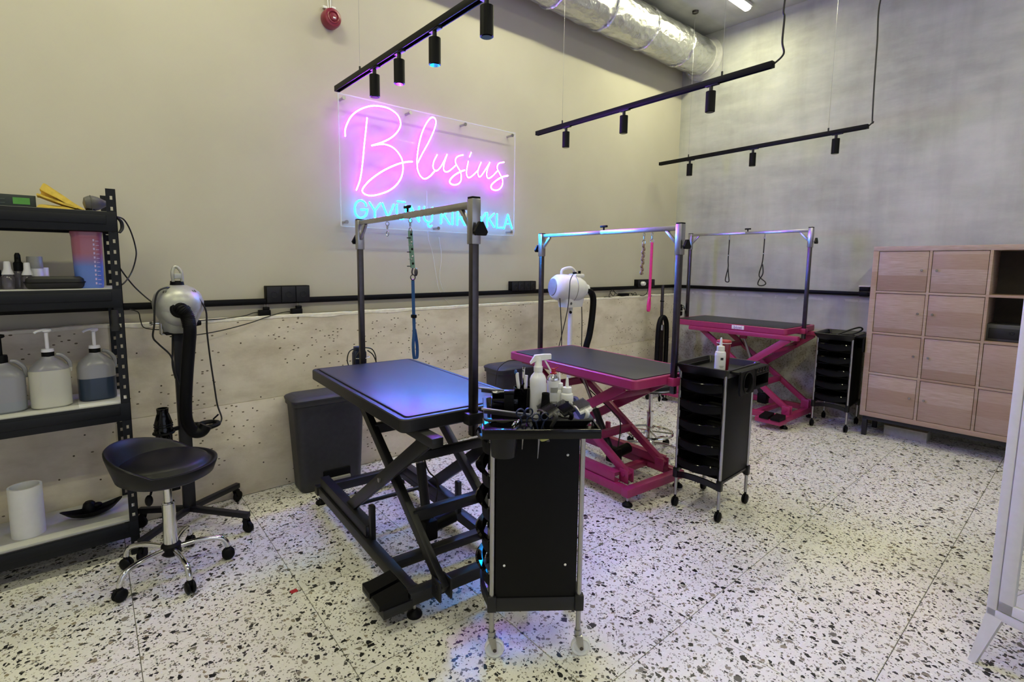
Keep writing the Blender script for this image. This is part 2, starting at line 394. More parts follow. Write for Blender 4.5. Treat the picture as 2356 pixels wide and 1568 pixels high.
ST('trim_3', MB().box(5.762, YF, 1.2, XW, 3.462, 1.237, .003).box(5.758, YF, 1.208, 5.763, 3.46, 1.229, .002), M['blackmt'])

# ------------------------------------------------------------------ ceiling lamps, duct
def lamp(x1, y, label):
    t = T('ceiling_lamp', label, 'lamp', (x1-.6, y, ZC), 0, 'linear ceiling lamps')
    G('lamp_housing', MB().box(-.6, -.045, -.03, .6, .045, 0, .006), M['whitepaint'], t)
    G('lamp_diffuser', MB().rr((0, 0, 0), [(-.031, 1.17, .075, .02), (-.05, 1.17, .07, .02), (-.062, 1.15, .045, .02)]), M['lampglow'], t)
    a = area('lamp_light', (0, 0, -.07), (0, 0, 0), 1.15, .05, LAMP_W, LAMP_COL); a.parent = t
    a.data.energy *= 1.6 if y < 0 else 1.5 if x1 > 5 else 1
lamp(5.47, 2.6, 'white linear ceiling lamp nearest the grey concrete wall, beside the foil duct')
LAMPS = [(3.3, 2.6), (1.1, 2.6), (-1.0, 2.6), (4.6, -.4), (2.0, -.4), (-.5, -.2)]  # last one is unseen, added to brighten the floor at lower left
for i, (x, y) in enumerate(LAMPS):
    lamp(x, y, ['white linear ceiling lamp over the second hanging track', 'white linear ceiling lamp over the black table', 'white linear ceiling lamp over the storage rack', 'white linear ceiling lamp in front of the oak cabinet', 'white linear ceiling lamp over the open floor', 'added white linear lamp behind the viewer, unseen, brightening the floor at the left'][i])

DY, DZ, DR = 3.25, 3.81, .188
t = T('air_duct', 'round silver foil air duct along the top of the cream wall', 'duct', (XW, DY, DZ))
xs = [5.74, 5.28, 4.62, 3.98, 3.34, 2.6, 1.8, 1.0, 0.2, -.8, -1.8, -2.6]
for a, b in zip(xs, xs[1:]):
    mb = MB(); N, K = 40, 14; rg = []
    for i in range(K+1):
        x = a+(b-a)*i/K; e = min(i, K-i)/K
        rg.append([V(x-XW, (DR+.012*noise.noise(V(x*9, 3*math.cos(q*2*math.pi/N), 3*math.sin(q*2*math.pi/N)))+.006*min(e*6, 1))*math.cos(q*2*math.pi/N), (DR+.012*noise.noise(V(x*9, 3*math.cos(q*2*math.pi/N), 3*math.sin(q*2*math.pi/N)))+.006*min(e*6, 1))*math.sin(q*2*math.pi/N)) for q in range(N)])
    mb.loft(rg); G('duct_section', mb, M['foil'], t)
for x in xs[1:-1]:
    mb = MB(); ps = [V(x-XW+.02*noise.noise(V(q, x, 0)), (DR+.008)*math.cos(q*math.pi/20), (DR+.008)*math.sin(q*math.pi/20)) for q in range(40)]
    mb.tube(ps, .011, 6, 1, True, False); G('tape_band', mb, M['foil'], t)
G('wall_collar', MB().lathe_axis((-.07, 0, 0), (1, 0, 0), [(.2, 0), (.205, .02), (.215, .05), (.232, .068)], 40), M['innerwall'], t)

# ------------------------------------------------------------------ hanging tracks with spot heads
ZT = 2.59
def track(name_label, p_far, p_near, spots, wires, cable, side):
    p_far, p_near = Vector(p_far), Vector(p_near)
    t = T('track_light', name_label, 'track light', (p_far.x, p_far.y, ZT)); d = (p_near-p_far).normalized(); sx = d.cross(V(0, 0, 1))
    mb = MB()
    for o in (-1, 1): mb.bar(p_far+sx*o*.0145, p_near+sx*o*.0145, .006, .034, .001)
    mb.bar(p_far+V(0, 0, .013), p_near+V(0, 0, .013), .034, .008, .001); mb.bar(p_far, p_far+d*.012, .03, .034, .001).bar(p_near-d*.012, p_near, .03, .034, .001)
    G('track_profile', mb, M['blackmt'], t, world=True)
    for px, py in spots:
        q = at(px, py, 2, ZT-.1); s_ = (q-p_far).dot(d); c = p_far+d*s_
        h = G('spot_head', MB().cyl(c-V(0, 0, .055), c-V(0, 0, .175), .029, n=24).lathe(c-V(0, 0, .175), [(.027, 0), (.024, .012), (.0, .014)], 24, False), M['blackmt'], t, world=True)
        G('adapter', MB().bar(c-d*.035-V(0, 0, .012), c+d*.05-V(0, 0, .012), .026, .024, .003).cyl(c-V(0, 0, .02), c-V(0, 0, .06), .011), M['black'], h, world=True)
        G('lens', MB().lathe(c-V(0, 0, .178), [(.024, 0), (.018, .004), (.002, .006)], 20), M['blackgl'], h, world=True)
    for s_ in wires:
        c = p_far+d*s_
        G('suspension_wire', MB().cyl(c+V(0, 0, .02), (c.x, c.y, ZC-.02), .0012, n=6), M['steel'], t, world=True)
        G('wire_grip', MB().cyl(c+V(0, 0, .015), c+V(0, 0, .045), .006, n=10), M['black'], t, world=True)
        G('ceiling_canopy', MB().lathe((c.x, c.y, ZC-.024), [(.018, 0), (.03, .004), (.032, .024)], 20), M['dsteel'], t, world=True)
    if cable: G('power_cable', MB().tube(cable, .0055, 8, 8), M['rubber'], t, world=True)
track('black hanging track with four spot heads, high above the black table', (1.484, 3.39, ZT), (1.44, 1.36, ZT), [(847, 188), (905, 155), (981, 105), (1099, 33)], (.355, 1.75), None, 0)
e2 = V(3.136, 1.332, ZT); e3 = V(5.043, 1.372, ZT)
track('black hanging track with three spot heads above the middle pink table', (3.257, 3.336, ZT), e2, [(1289, 314), (1422, 278), (1617, 222)], (.315, 1.70),
      [e2, e2+V(0, -.05, .04), at(1800, 95, 0, 3.12), at(1805, 40, 0, 3.11), at(1806, 0, 0, 3.10), V(3.1, 1.22, 3.4), V(3.1, 1.22, ZC)], 0)
track('black hanging track with three spot heads nearest the concrete wall', (5.218, 3.38, ZT), e3, [(1576, 385), (1718, 360), (1907, 327)], (.365, 1.72),
      [e3, e3+V(0, -.03, .03), at(2007, 277, 0, 5.05), at(2011, 200, 0, 5.05), at(2018, 100, 0, 5.05), at(2026, 0, 0, 5.05), V(5.05, 1.27, 3.75), V(5.05, 1.27, ZC)], 0)

# ------------------------------------------------------------------ red alarm sounder
t = T('alarm_sounder', 'round dark red alarm sounder high on the cream wall', 'alarm', (1.49, YW, 3.05))
G('sounder_body', MB().lathe_axis((0, 0, 0), (0, -1, 0), [(.056, 0), (.06, .01), (.061, .05), (.055, .068), (.046, .072)], 32), M['alarm'], t)
G('sounder_ring', MB().torus((0, -.073, 0), (0, 1, 0), .036, .005).lathe_axis((0, -.07, 0), (0, -1, 0), [(.03, 0), (.022, .008), (.004, .01)], 24), M['alarm'], t)
G('sounder_led', MB().box(-.006, -.082, -.012, .012, -.076, -.002, .001), M['white'], t)
for dx in (-.008, .008): G('alarm_cable', MB().tube([(dx*.5, -.02, .055), (dx, -.012, .09), (dx*1.2, -.01, .2), (dx, -.01, .6), (dx, -.01, 1.01)], .004, 8), M['white'], t)
for dx in (-.03, .028): G('cable_clip', MB().box(dx-.014, -.02, .068+dx*.2, dx+.014, 0, .084+dx*.2, .003), M['white'], t)

# ------------------------------------------------------------------ neon sign
YS = 3.44
t = T('neon_sign', 'clear acrylic sign with violet script and cyan capitals in neon on the cream wall', 'sign', (2.305, YW, 1.716))
G('acrylic_panel', MB().box(1.515, YS, 1.716, 3.10, YS+.006, 2.586, .001), M['glass'], t, world=True)
EDGE = NT('acrylic_edge').set(.15, 0, .5, Alpha=.45).m; EDGE.node_tree.nodes['Principled BSDF'].inputs['Base Color'].default_value = (.8, .85, .95, 1)
mb = MB()
for a, b in (((1.515, 1.716), (3.1, 1.716)), ((3.1, 1.716), (3.1, 2.586)), ((3.1, 2.586), (1.515, 2.586)), ((1.515, 2.586), (1.515, 1.716))): mb.bar((a[0], YS+.003, a[1]), (b[0], YS+.003, b[1]), .0065, .0065)
G('panel_edge', mb, EDGE, t, world=True)
for x, z in ((1.55, 2.56), (2.06, 2.56), (2.56, 2.565), (3.06, 2.56), (1.55, 1.745), (2.3, 1.74), (2.75, 1.74), (3.06, 1.745)):
    G('standoff', MB().cyl((x, YS-.008, z), (x, YW, z), .009, n=14).cyl((x, YS-.012, z), (x, YS-.004, z), .013, n=14), M['steel'], t, world=True)
def neon(ox, oy, sc, strokes, m, r):
    mb = MB()
    for st in strokes:
        P = [at(ox+x/sc, oy+y/sc, 1, YS-.010) for x, y in st]
        mb.tube(P, r, 8, 5)
        for e in (P[0], P[-1]): mb.ell(e, r, r, r, 8, 6)
    G('neon_letter', mb, m, t, world=True)
neon(740, 180, 3.92, [[(210, 520), (213, 450), (260, 350), (330, 290), (420, 255), (500, 250), (600, 272), (680, 330), (709, 400), (696, 460), (640, 525), (555, 573), (450, 607)],
     [(450, 607), (555, 595), (640, 625), (700, 690), (728, 760), (728, 850), (690, 940), (610, 1010), (500, 1050), (420, 1056), (370, 1030), (375, 985), (450, 905), (560, 830), (680, 775), (760, 755), (815, 752)],
     [(407, 360), (395, 480), (380, 620), (365, 780), (345, 910), (312, 1005)]], M['neonp'], .0066)
L7 = (940, 240, 7.468)
neon(*L7, [[(155, 1000), (230, 850), (330, 670), (410, 500), (455, 370), (462, 280), (425, 228), (370, 240), (300, 330), (230, 480), (175, 680), (145, 880), (140, 1000), (150, 1120), (190, 1220), (250, 1275), (310, 1270), (380, 1220), (455, 1135)]], M['neonp'], .0066)
def uu(dx, dy): return [[(485+dx, 870+dy), (430+dx, 980+dy), (415+dx, 1070+dy), (440+dx, 1130+dy), (490+dx, 1135+dy), (550+dx, 1070+dy), (600+dx, 980+dy), (655+dx, 865+dy)], [(655+dx, 865+dy), (610+dx, 1000+dy), (595+dx, 1090+dy), (605+dx, 1140+dy), (640+dx, 1160+dy), (700+dx, 1140+dy), (810+dx, 1045+dy)]]
neon(*L7, uu(0, 0), M['neonp'], .0066)
neon(*L7, [[(930, 870), (850, 890), (805, 935), (800, 1000), (840, 1080), (885, 1160), (900, 1250), (885, 1330), (830, 1375), (760, 1380), (710, 1350), (710, 1300), (770, 1230), (870, 1165), (960, 1130)]], M['neonp'], .0066)
neon(*L7, [[(1020, 980), (995, 1110), (990, 1190), (1010, 1250), (1050, 1255), (1110, 1210), (1180, 1140)], [(1070, 830), (1042, 900)]], M['neonp'], .0066)
neon(*L7, [[(1240, 1000), (1195, 1110), (1185, 1190), (1205, 1240), (1240, 1230), (1310, 1130), (1390, 1000)], [(1390, 1000), (1350, 1110), (1335, 1200), (1350, 1260), (1390, 1265), (1450, 1220), (1515, 1150)]], M['neonp'], .0066)
neon(*L7, [[(1635, 995), (1555, 1010), (1520, 1055), (1520, 1110), (1560, 1190), (1600, 1270), (1610, 1340), (1590, 1420), (1530, 1470), (1460, 1470), (1415, 1435), (1425, 1380), (1500, 1310), (1600, 1250), (1700, 1225)]], M['neonp'], .0066)
CY = [[[(300, 190), (285, 150), (240, 120), (200, 125), (165, 160), (150, 220), (160, 290), (190, 335), (235, 350), (280, 330), (308, 290), (315, 240)], [(315, 240), (235, 240)]],
      [[(345, 145), (415, 255)], [(485, 160), (415, 255)], [(415, 255), (418, 360)]], [[(515, 160), (590, 345)], [(590, 345), (665, 175)]],
      [[(708, 175), (708, 290), (725, 345), (765, 365), (805, 345), (822, 290), (822, 190)], [(718, 130), (810, 142)]], [[(885, 390), (890, 195)], [(890, 195), (998, 395)], [(998, 395), (1000, 205)]],
      [[(1068, 205), (1065, 330), (1085, 385), (1125, 405), (1165, 385), (1175, 320), (1175, 215)], [(1130, 405), (1118, 440), (1135, 465), (1165, 455)]],
      [[(1292, 225), (1290, 420)], [(1400, 240), (1300, 340)], [(1330, 315), (1405, 430)]], [[(1443, 245), (1440, 435)]],
      [[(1505, 440), (1510, 250)], [(1510, 250), (1570, 255), (1600, 290), (1590, 335), (1510, 350)], [(1550, 350), (1605, 445)]], [[(1660, 455), (1662, 262)], [(1662, 262), (1720, 268), (1752, 305), (1740, 350), (1665, 362)]],
      [[(1775, 270), (1825, 375)], [(1875, 285), (1825, 375)], [(1825, 375), (1820, 460)]], [[(1900, 285), (1898, 470)], [(1990, 295), (1905, 380)], [(1925, 365), (1990, 470)]],
      [[(2030, 300), (2028, 480)], [(2028, 480), (2115, 480)]], [[(2120, 490), (2172, 310)], [(2172, 310), (2228, 490)], [(2140, 430), (2208, 430)]]]
for st in CY: neon(790, 440, 5.746, st, M['neonc'], .0066)
for q in ([(982, 440), (985, 540), (995, 580), (1005, 640), (1012, 670), (1035, 700)], [(1010, 545), (1016, 590), (1012, 640), (1025, 680), (1032, 690)]):
    G('sign_cable', MB().tube(aty(3.485, *q), .0018, 6), M['clearpl'], t, world=True)

# ------------------------------------------------------------------ grooming tables
def table(label, cx, cy, yaw, zt, L, W, m, matm, yn, yf, xb, ay, zbar, pedals, chan, group, sx=0.0, motor=True):
    t = T('grooming_table', label, 'table', (cx, cy, 0), yaw, group)
    hl, hw = L/2, W/2
    mb = MB(); rg = []
    for z, d in ((zt-.055, .004), (zt-.05, 0), (zt-.004, 0), (zt, .004), (zt, .022), (zt-.004, .024)): rg.append([V(x, y, z) for x, y in rrect(W-2*d, L-2*d, .035-d*.8, 5)])
    mb.loft(rg); G('tabletop', mb, m, t)
    G('table_mat', MB().rr((0, 0, 0), [(zt-.006, W-.066, L-.066, .02), (zt+.002, W-.066, L-.066, .02), (zt+.003, W-.07, L-.07, .02)], 5), matm, t)
    xa, xi = xb-.015, xb-.075
    for s in (-1, 1):
        G('upper_rail', MB().box(sx+s*xa-.025, ay-.08, zt-.095, sx+s*xa+.025, ay+.98, zt-.055, .004), m, t)
    zb, zu = .165, zt-.10; dy = math.sqrt(max(1.07**2-(zu-zb)**2, .1))
    for s in (-1, 1):
        # outer arm: bottom far, top near; inner arm: bottom near, top far
        o = G('scissor_arm', MB().bar((sx+s*xa, ay+dy, zb), (sx+s*xa, ay+.02, zu), .022, .062, .004, ext=.025), m, t)
        G('pivot_bolt', MB().cyl((sx+s*(xa+.011), ay+dy/2+.01, (zb+zu)/2), (sx+s*(xa+.019), ay+dy/2+.01, (zb+zu)/2), .011, n=12), M['steel'], o)
        G('scissor_arm', MB().bar((sx+s*xi, ay, zb), (sx+s*xi, ay+dy, zu), .034, .048, .004, ext=.025), m, t)
        G('pivot_bracket', MB().box(sx+s*xi-.03, ay-.035, .11, sx+s*xi-.02, ay+.035, zb+.03, .003).box(sx+s*xi+.02, ay-.035, .11, sx+s*xi+.03, ay+.035, zb+.03, .003).cyl((sx+s*xi-.036, ay, zb), (sx+s*xi+.036, ay, zb), .014, n=12), m, t)
    k1 = V(0, ay, zb).lerp(V(0, ay+dy, zu), .30); k2 = V(0, ay, zb).lerp(V(0, ay+dy, zu), .78); k3 = V(0, ay+dy, zb).lerp(V(0, ay, zu), .82)
    for k in (k1, k2): G('cross_tube', MB().bar((sx-xi, k.y, k.z), (sx+xi, k.y, k.z), .04, .05, .004), m, t)
    G('cross_tube', MB().bar((sx-xa, k3.y, k3.z), (sx+xa, k3.y, k3.z), .03, .04, .004), m, t)
    G('roller_rod', MB().cyl((sx-xa-.01, ay+dy, zb), (sx+xa+.01, ay+dy, zb), .011, n=12), m, t)
    for s in (-1, 1):
        G('base_rail', MB().box(sx+s*xb-.024, yn+.02, .065, sx+s*xb+.024, yf-.02, .118, .004), m, t)
        y0, y1 = (ay+dy-.28, yf-.03) if chan == 'far' else (yn+.1, ay+.52)
        G('roller_channel', MB().box(sx+s*xa-.026, y0, .117, sx+s*xa+.026, y1, .127, .002).box(sx+s*xa-.026, y0, .117, sx+s*xa-.021, y1, .178, .002).box(sx+s*xa-.026, y0, .173, sx+s*xa+.026, y1, .18, .002), m, t)
        ys = y0-.02 if chan == 'far' else y1+.02
        G('height_stop', MB().box(sx+s*xa-.013, ys-.016, .11, sx+s*xa+.013, ys+.016, .29, .003), m, t)
    for y, h in ((yn, 0), (yf, 0)): G('base_crossbeam', MB().box(sx-xb-.03, y-.026, .062, sx+xb+.03, y+.026, .116, .004), m, t)
    G('base_crossbeam', MB().box(sx-xb, yn+.235, .07, sx+xb, yn+.285, .112, .004), m, t)
    for x in (-1, 1):
        for y in (yn, yf):
            f = G('foot', MB().cyl((sx+x*xb, y, .02), (sx+x*xb, y, .064), .008, n=12), M['steel'], t)
            G('foot_pad', MB().lathe((sx+x*xb, y, 0), [(.031, 0), (.033, .006), (.03, .015), (.014, .026), (.012, .032)], 18), M['blackmt'], f)
    p0 = V(sx-.03, yn+.30, .13); p1 = V(sx-.03, ay+dy*.5+.1, zt-.14)
    a = G('actuator', MB().cyl(p0, p0.lerp(p1, .6), .024, n=14), M['black'], t)
    G('actuator_rod', MB().cyl(p0.lerp(p1, .6), p1, .013, n=12), M['steel'], a)
    G('actuator_motor', MB().cyl(p0+V(.0, .02, .05), p0+V(.15, .02, .07), .036, n=16).box(p0.x-.035, p0.y-.03, p0.z-.0, p0.x+.035, p0.y+.06, p0.z+.1, .01), M['blackmt'], a)
    G('actuator_cable', MB().tube([p0+V(.02, 0, .1), p0+V(.06, .02, .26), p0+V(.02, .06, .34), p1+V(.03, .03, -.06), p1+V(.05, .06, 0)], .004), M['rubber'], a)
    G('mounting_plate', MB().box(sx-.14, p1.y-.05, zt-.085, sx+.14, p1.y+.07, zt-.05, .004).box(sx-.05, p1.y-.03, zt-.16, sx-.01, p1.y+.03, zt-.08, .004), m, t)
    if pedals:
        px_ = sx-xb-.03
        b = G('pedal_box', MB().box(px_-.12, yn-.03, .055, px_+.01, yn+.20, .095, .004), m, t)
        for y in (yn+.015, yn+.115):
            G('foot_pedal', MB().loft([[V(px_-.135, y-.04, .096), V(px_-.01, y-.04, .096), V(px_-.01, y+.04, .096), V(px_-.135, y+.04, .096)], [V(px_-.135, y-.04, .118), V(px_-.01, y-.04, .138), V(px_-.01, y+.04, .138), V(px_-.135, y+.04, .118)]]), M['blackmt'], b)
    # the H-shaped grooming arm
    q = .015; yo = hl+.02
    for s in (-1, 1):
        y = s*yo; big = s < 0
        p = G('arm_post', MB().box(-q, y-q, zt-(.11 if big else .04), q, y+q, zbar-.05, .002), M['dsteel'], t)
        G('post_sleeve', MB().box(-q-.005, y-q-.005, zbar-.155, q+.005, y+q+.005, zbar+(.022 if big else .014), .002), M['steel'], p)
        G('post_cap', MB().box(-q-.004, y-q-.004, zbar+(.022 if big else .014), q+.004, y+q+.004, zbar+(.03 if big else .02), .002), M['blackmt'], p)
        G('post_clamp', MB().box(-.035, y-.024, zt-.06, .035, y+(.024 if s < 0 else .02), zt-.012, .003), m, p)
        G('arm_brace', MB().bar((0, y-s*.015, zbar-.095), (0, y-s*.095, zbar-.012), .016, .018, .001, (1, 0, 0)), M['steel'], t)
        kx = y+s*.022
        k = G('arm_knob', MB().cyl((0, kx, zbar-.10), (0, kx+s*.022, zbar-.10), .006, n=10), M['steel'], t)
        mb = MB(); pl_ = [V(.032*math.cos(R(a)), kx+s*.019, zbar-.10+.032*math.sin(R(a))) for a in (75, 105, 195, 225, 315, 345)]
        mb.prism(pl_, (0, s*.014, 0)); G('knob_grip', mb, M['blackmt'], k)
    G('arm_crossbar', MB().box(-.013, -yo+.015, zbar-.015, .013, .0, zbar+.013, .002).box(-.0115, .0, zbar-.013, .0115, yo-.015, zbar+.011, .002), M['steel'], t)
    k = G('crossbar_screw', MB().cyl((0, -.02, zbar+.012), (0, -.02, zbar+.034), .006, n=10), M['blackmt'], t)
    G('screw_grip', MB().box(-.008, -.05, zbar+.032, .008, .01, zbar+.046, .004), M['blackmt'], k)
    return t
t1 = table('black grooming table with a blue-lit mat, below the neon sign', 1.33, 2.27, R(-4.5), .87, 1.18, .62, M['black'], M['matting'], -.52, .735, .262, -.62, 1.70, True, 'far', 'grooming tables with H-shaped arms', .03)
t2 = table('middle pink grooming table with dark grey mat, stool behind its base', 2.83, 2.26, R(-5), .815, 1.20, .64, M['pink'], M['matting'], -.478, .76, .25, -.40, 1.685, False, 'near', 'grooming tables with H-shaped arms', .045)
t3 = table('pink grooming table with a white sticker on its edge by the concrete wall', 5.33, 2.43, R(-1.5), .905, 1.17, .66, M['pink'], M['matting'], -.625, .62, .29, -.61, 1.80, True, 'far', 'grooming tables with H-shaped arms', -.05)
# the sticker on the long edge of the far pink table, with its lettering
G('edge_sticker', MB().box(-.3325, -.20, .862, -.3295, -.08, .899, .001), M['white'], t3, label='white sticker with purple lettering')
def text(body, size, m, parent, mw, name='lettering', ext=.0006):
    c = bpy.data.curves.new(name, 'FONT'); c.body = body; c.size = size; c.extrude = ext; c.align_x = 'CENTER'; c.align_y = 'CENTER'
    o0 = bpy.data.objects.new(name, c); COL.objects.link(o0); dg = bpy.context.evaluated_depsgraph_get()
    me = bpy.data.meshes.new_from_object(o0.evaluated_get(dg)); bpy.data.objects.remove(o0)
    me.transform(MW[parent].inverted() @ mw if mw else Matrix.Identity(4)); me.materials.clear(); me.materials.append(m)
    o = bpy.data.objects.new(name, me); COL.objects.link(o); o.parent = parent; MW[o] = MW[parent]; return o
text('blovi', .042, mat('purple_ink', '7b3f8e', .5), t3, MW[t3] @ Matrix.Translation((-.3328, -.14, .879)) @ Matrix.Rotation(R(-90), 4, 'Z') @ Matrix.Rotation(R(90), 4, 'X'))

# control boxes strapped to the far posts
def control_box(label, c, m, strap):
    c = Vector(c); t = T('control_box', label, 'control box', c, 0, 'table control boxes')
    G('box_shell', MB().rr((0, 0, 0), [(0, .07, .045, .015), (.01, .085, .05, .018), (.085, .085, .05, .018), (.10, .07, .045, .015)]), m, t)
    G('port_block', MB().box(-.03, -.02, .098, .03, .02, .125, .004).box(-.022, -.024, .108, .012, -.019, .12, .001), m, t)
    G('cable_tie', MB().torus((.012, 0, .055), (0, 0, 1), .05, .002, 24, 6), M['white'], t)
    for q in ([(-.03, -.01, .115), (-.07, -.015, .1), (-.085, -.015, .05), (-.07, -.015, .0), (-.05, -.02, -.03)], [(.03, -.01, .115), (.08, -.01, .1), (.105, -.01, .05), (.1, -.01, -.02), (.08, .0, -.05)],
              [(-.01, -.027, .1), (-.045, -.04, .06), (-.05, -.04, .01), (-.03, -.03, -.03)], [(.05, -.01, .095), (.085, -.02, .06), (.115, -.02, -.02)]):
        G('box_cable', MB().tube(q, .0035), M['rubber'], t)
    return t
control_box('navy control box strapped to the far post of the black table', (1.395, 2.955, .835), M['navy'], 1)
control_box('black control box strapped to the far post of the pink table by the concrete wall', (5.27, 3.09, .915), M['blackmt'], 1)

# ------------------------------------------------------------------ leads hanging from the grooming arms
def bar_pt(t, y, z): return MW[t] @ V(0, y, z)
def local_y(t, px, x): 
    p = MW[t].inverted() @ at(px[0], px[1], 0, x); return p.y
def snap(t, c, drop=.06):
    c = Vector(c)
    G('snap_hook', MB().torus(c-V(0, 0, .012), (0, 1, 0), .010, .0022, 14, 6).cyl(c-V(0, 0, .02), c-V(0, 0, .04), .0045, n=10).torus(c-V(0, 0, drop-.012), (1, 0, 0), .012, .0025, 14, 6), M['steel'], t, world=True)
x1 = 1.32
c = bar_pt(t1, local_y(t1, (880, 512), x1), 1.684); t = T('hook_clip', 'small empty snap hook hanging from the arm of the black table', 'hook', c)
snap(t, c, .075)
c = bar_pt(t1, local_y(t1, (941, 505), x1), 1.684); t = T('grooming_lead', 'blue webbing lead below a sage studded collar on the black table arm', 'lead', c)
snap(t, c, .07)
s1 = c-V(0, 0, .06)
G('collar_strap', MB().strip([s1, s1+V(.003, 0, -.06), s1+V(.008, 0, -.13), s1+V(.012, 0, -.18)], (.017, -.0145, 0), (.005, .006, 0)), M['green'], t, 'sage green leather collar strap', world=True)
for i in range(5): G('stud', MB().ell(s1+V(.002+.002*i, -.006, -.018-.035*i), .006, .004, .006, 10, 6).torus(s1+V(-.012+.006*(i % 2), -.006, -.035-.034*i), (0, 0, 1), .009, .002, 12, 6), M['chrome'] if i % 2 else M['blackmt'], t, world=True)
s2 = s1+V(.012, 0, -.18)
G('lead_ring', MB().torus(s2+V(0, 0, -.045), (0, 1, 0), .013, .003, 16, 6).tube([s2+V(.0, 0, .0), s2+V(-.005, 0, -.02), s2+V(0, 0, -.034)], .004).ell(s2+V(.018, 0, -.02), .01, .006, .02, 10, 6), M['dsteel'], t, world=True)
s3 = s2+V(0, 0, -.06)
G('lead_webbing', MB().strip([s3, s3+V(.002, 0, -.12), s3+V(.004, .0, -.24), s3+V(-.002, 0, -.32), s3+V(.002, 0, -.382), s3+V(.010, 0, -.392), s3+V(.020, 0, -.38), s3+V(.020, 0, -.32), s3+V(.007, 0, -.24)], (.0115, -.0098, 0), (.002, .0024, 0)).strip([s3+V(.001, .003, 0), s3+V(.003, .003, -.12), s3+V(.006, .003, -.24)], (.0115, -.0098, 0), (.002, .0024, 0)), M['blueband'], t, world=True)
G('lead_slider', MB().box(s3.x-.008, s3.y-.012, s3.z-.185, s3.x+.014, s3.y+.012, s3.z-.168, .003), M['blackmt'], t, world=True)
x2 = 2.79
c = bar_pt(t2, local_y(t2, (1480, 545), x2), 1.668); t = T('braided_collar', 'tan braided chain collar hanging from the middle pink table arm', 'collar', c)
snap(t, c, .07); s1 = c-V(0, 0, .065)
for i in range(9): G('braid_knot', MB().ell(s1+V(-.0015*i+(.005 if i % 2 else -.005), 0, -.014-.021*i), .010, .009, .014, 10, 6).torus(s1+V(-.0015*i+(.012 if i % 3 else -.008), 0, -.02-.021*i), (0, 1, .4), .006, .0015, 10, 5), M['brown'], t, world=True)
c = bar_pt(t2, local_y(t2, (1500, 545), x2), 1.668); t = T('grooming_lead', 'bright pink webbing lead hanging from the middle pink table arm', 'lead', c)
snap(t, c, .065); s3 = c-V(0, 0, .06)
G('lead_webbing', MB().bar(s3, s3+V(-.004, 0, -.34), .016, .006).strip([s3+V(-.004, 0, -.33), s3+V(-.016, 0, -.37), s3+V(-.018, 0, -.41), s3+V(-.010, 0, -.425), s3+V(.000, 0, -.41), s3+V(.002, 0, -.37), s3+V(-.003, 0, -.33)], (0, .013, 0), (.005, 0, 0)), M['pinkband'], t, world=True)
G('lead_stud', MB().ell(s3+V(.006, -.003, -.325), .008, .007, .008, 10, 6), M['steel'], t, world=True)
x3 = 5.31
c = bar_pt(t3, local_y(t3, (1676, 545), x3), 1.783); t = T('grooming_loop', 'thin black loop lead, the closer to the room corner of two', 'lead', c)
snap(t, c, .05); s3 = c-V(0, 0, .045)
G('loop_cord', MB().tube([s3, s3+V(0, .002, -.2), s3+V(0, -.003, -.28), s3+V(0, .012, -.36), s3+V(0, .018, -.425), s3+V(0, -.018, -.43), s3+V(0, -.012, -.37), s3+V(0, -.002, -.29)], .0055), M['rubber'], t, world=True)
G('loop_slider', MB().cyl(s3+V(0, 0, -.155), s3+V(0, 0, -.165), .008, n=10), M['steel'], t, world=True)
c = bar_pt(t3, local_y(t3, (1758, 541), x3), 1.783); t = T('grooming_loop', 'black loop lead with a wide open loop on the wall-side pink table arm', 'lead', c)
snap(t, c, .05); s3 = c-V(0, 0, .045)
G('loop_cord', MB().tube([s3, s3+V(0, .002, -.16), s3+V(0, .010, -.25), s3+V(0, .03, -.34), s3+V(0, .02, -.38), s3+V(0, -.03, -.42), s3+V(0, -.035, -.445), s3+V(0, .0, -.46), s3+V(0, .035, -.45), s3+V(0, .03, -.41), s3+V(0, -.005, -.34), s3+V(0, .004, -.25)], .0055), M['rubber'], t, world=True)
G('loop_slider', MB().cyl(s3+V(0, 0, -.14), s3+V(0, 0, -.15), .008, n=10), M['steel'], t, world=True)

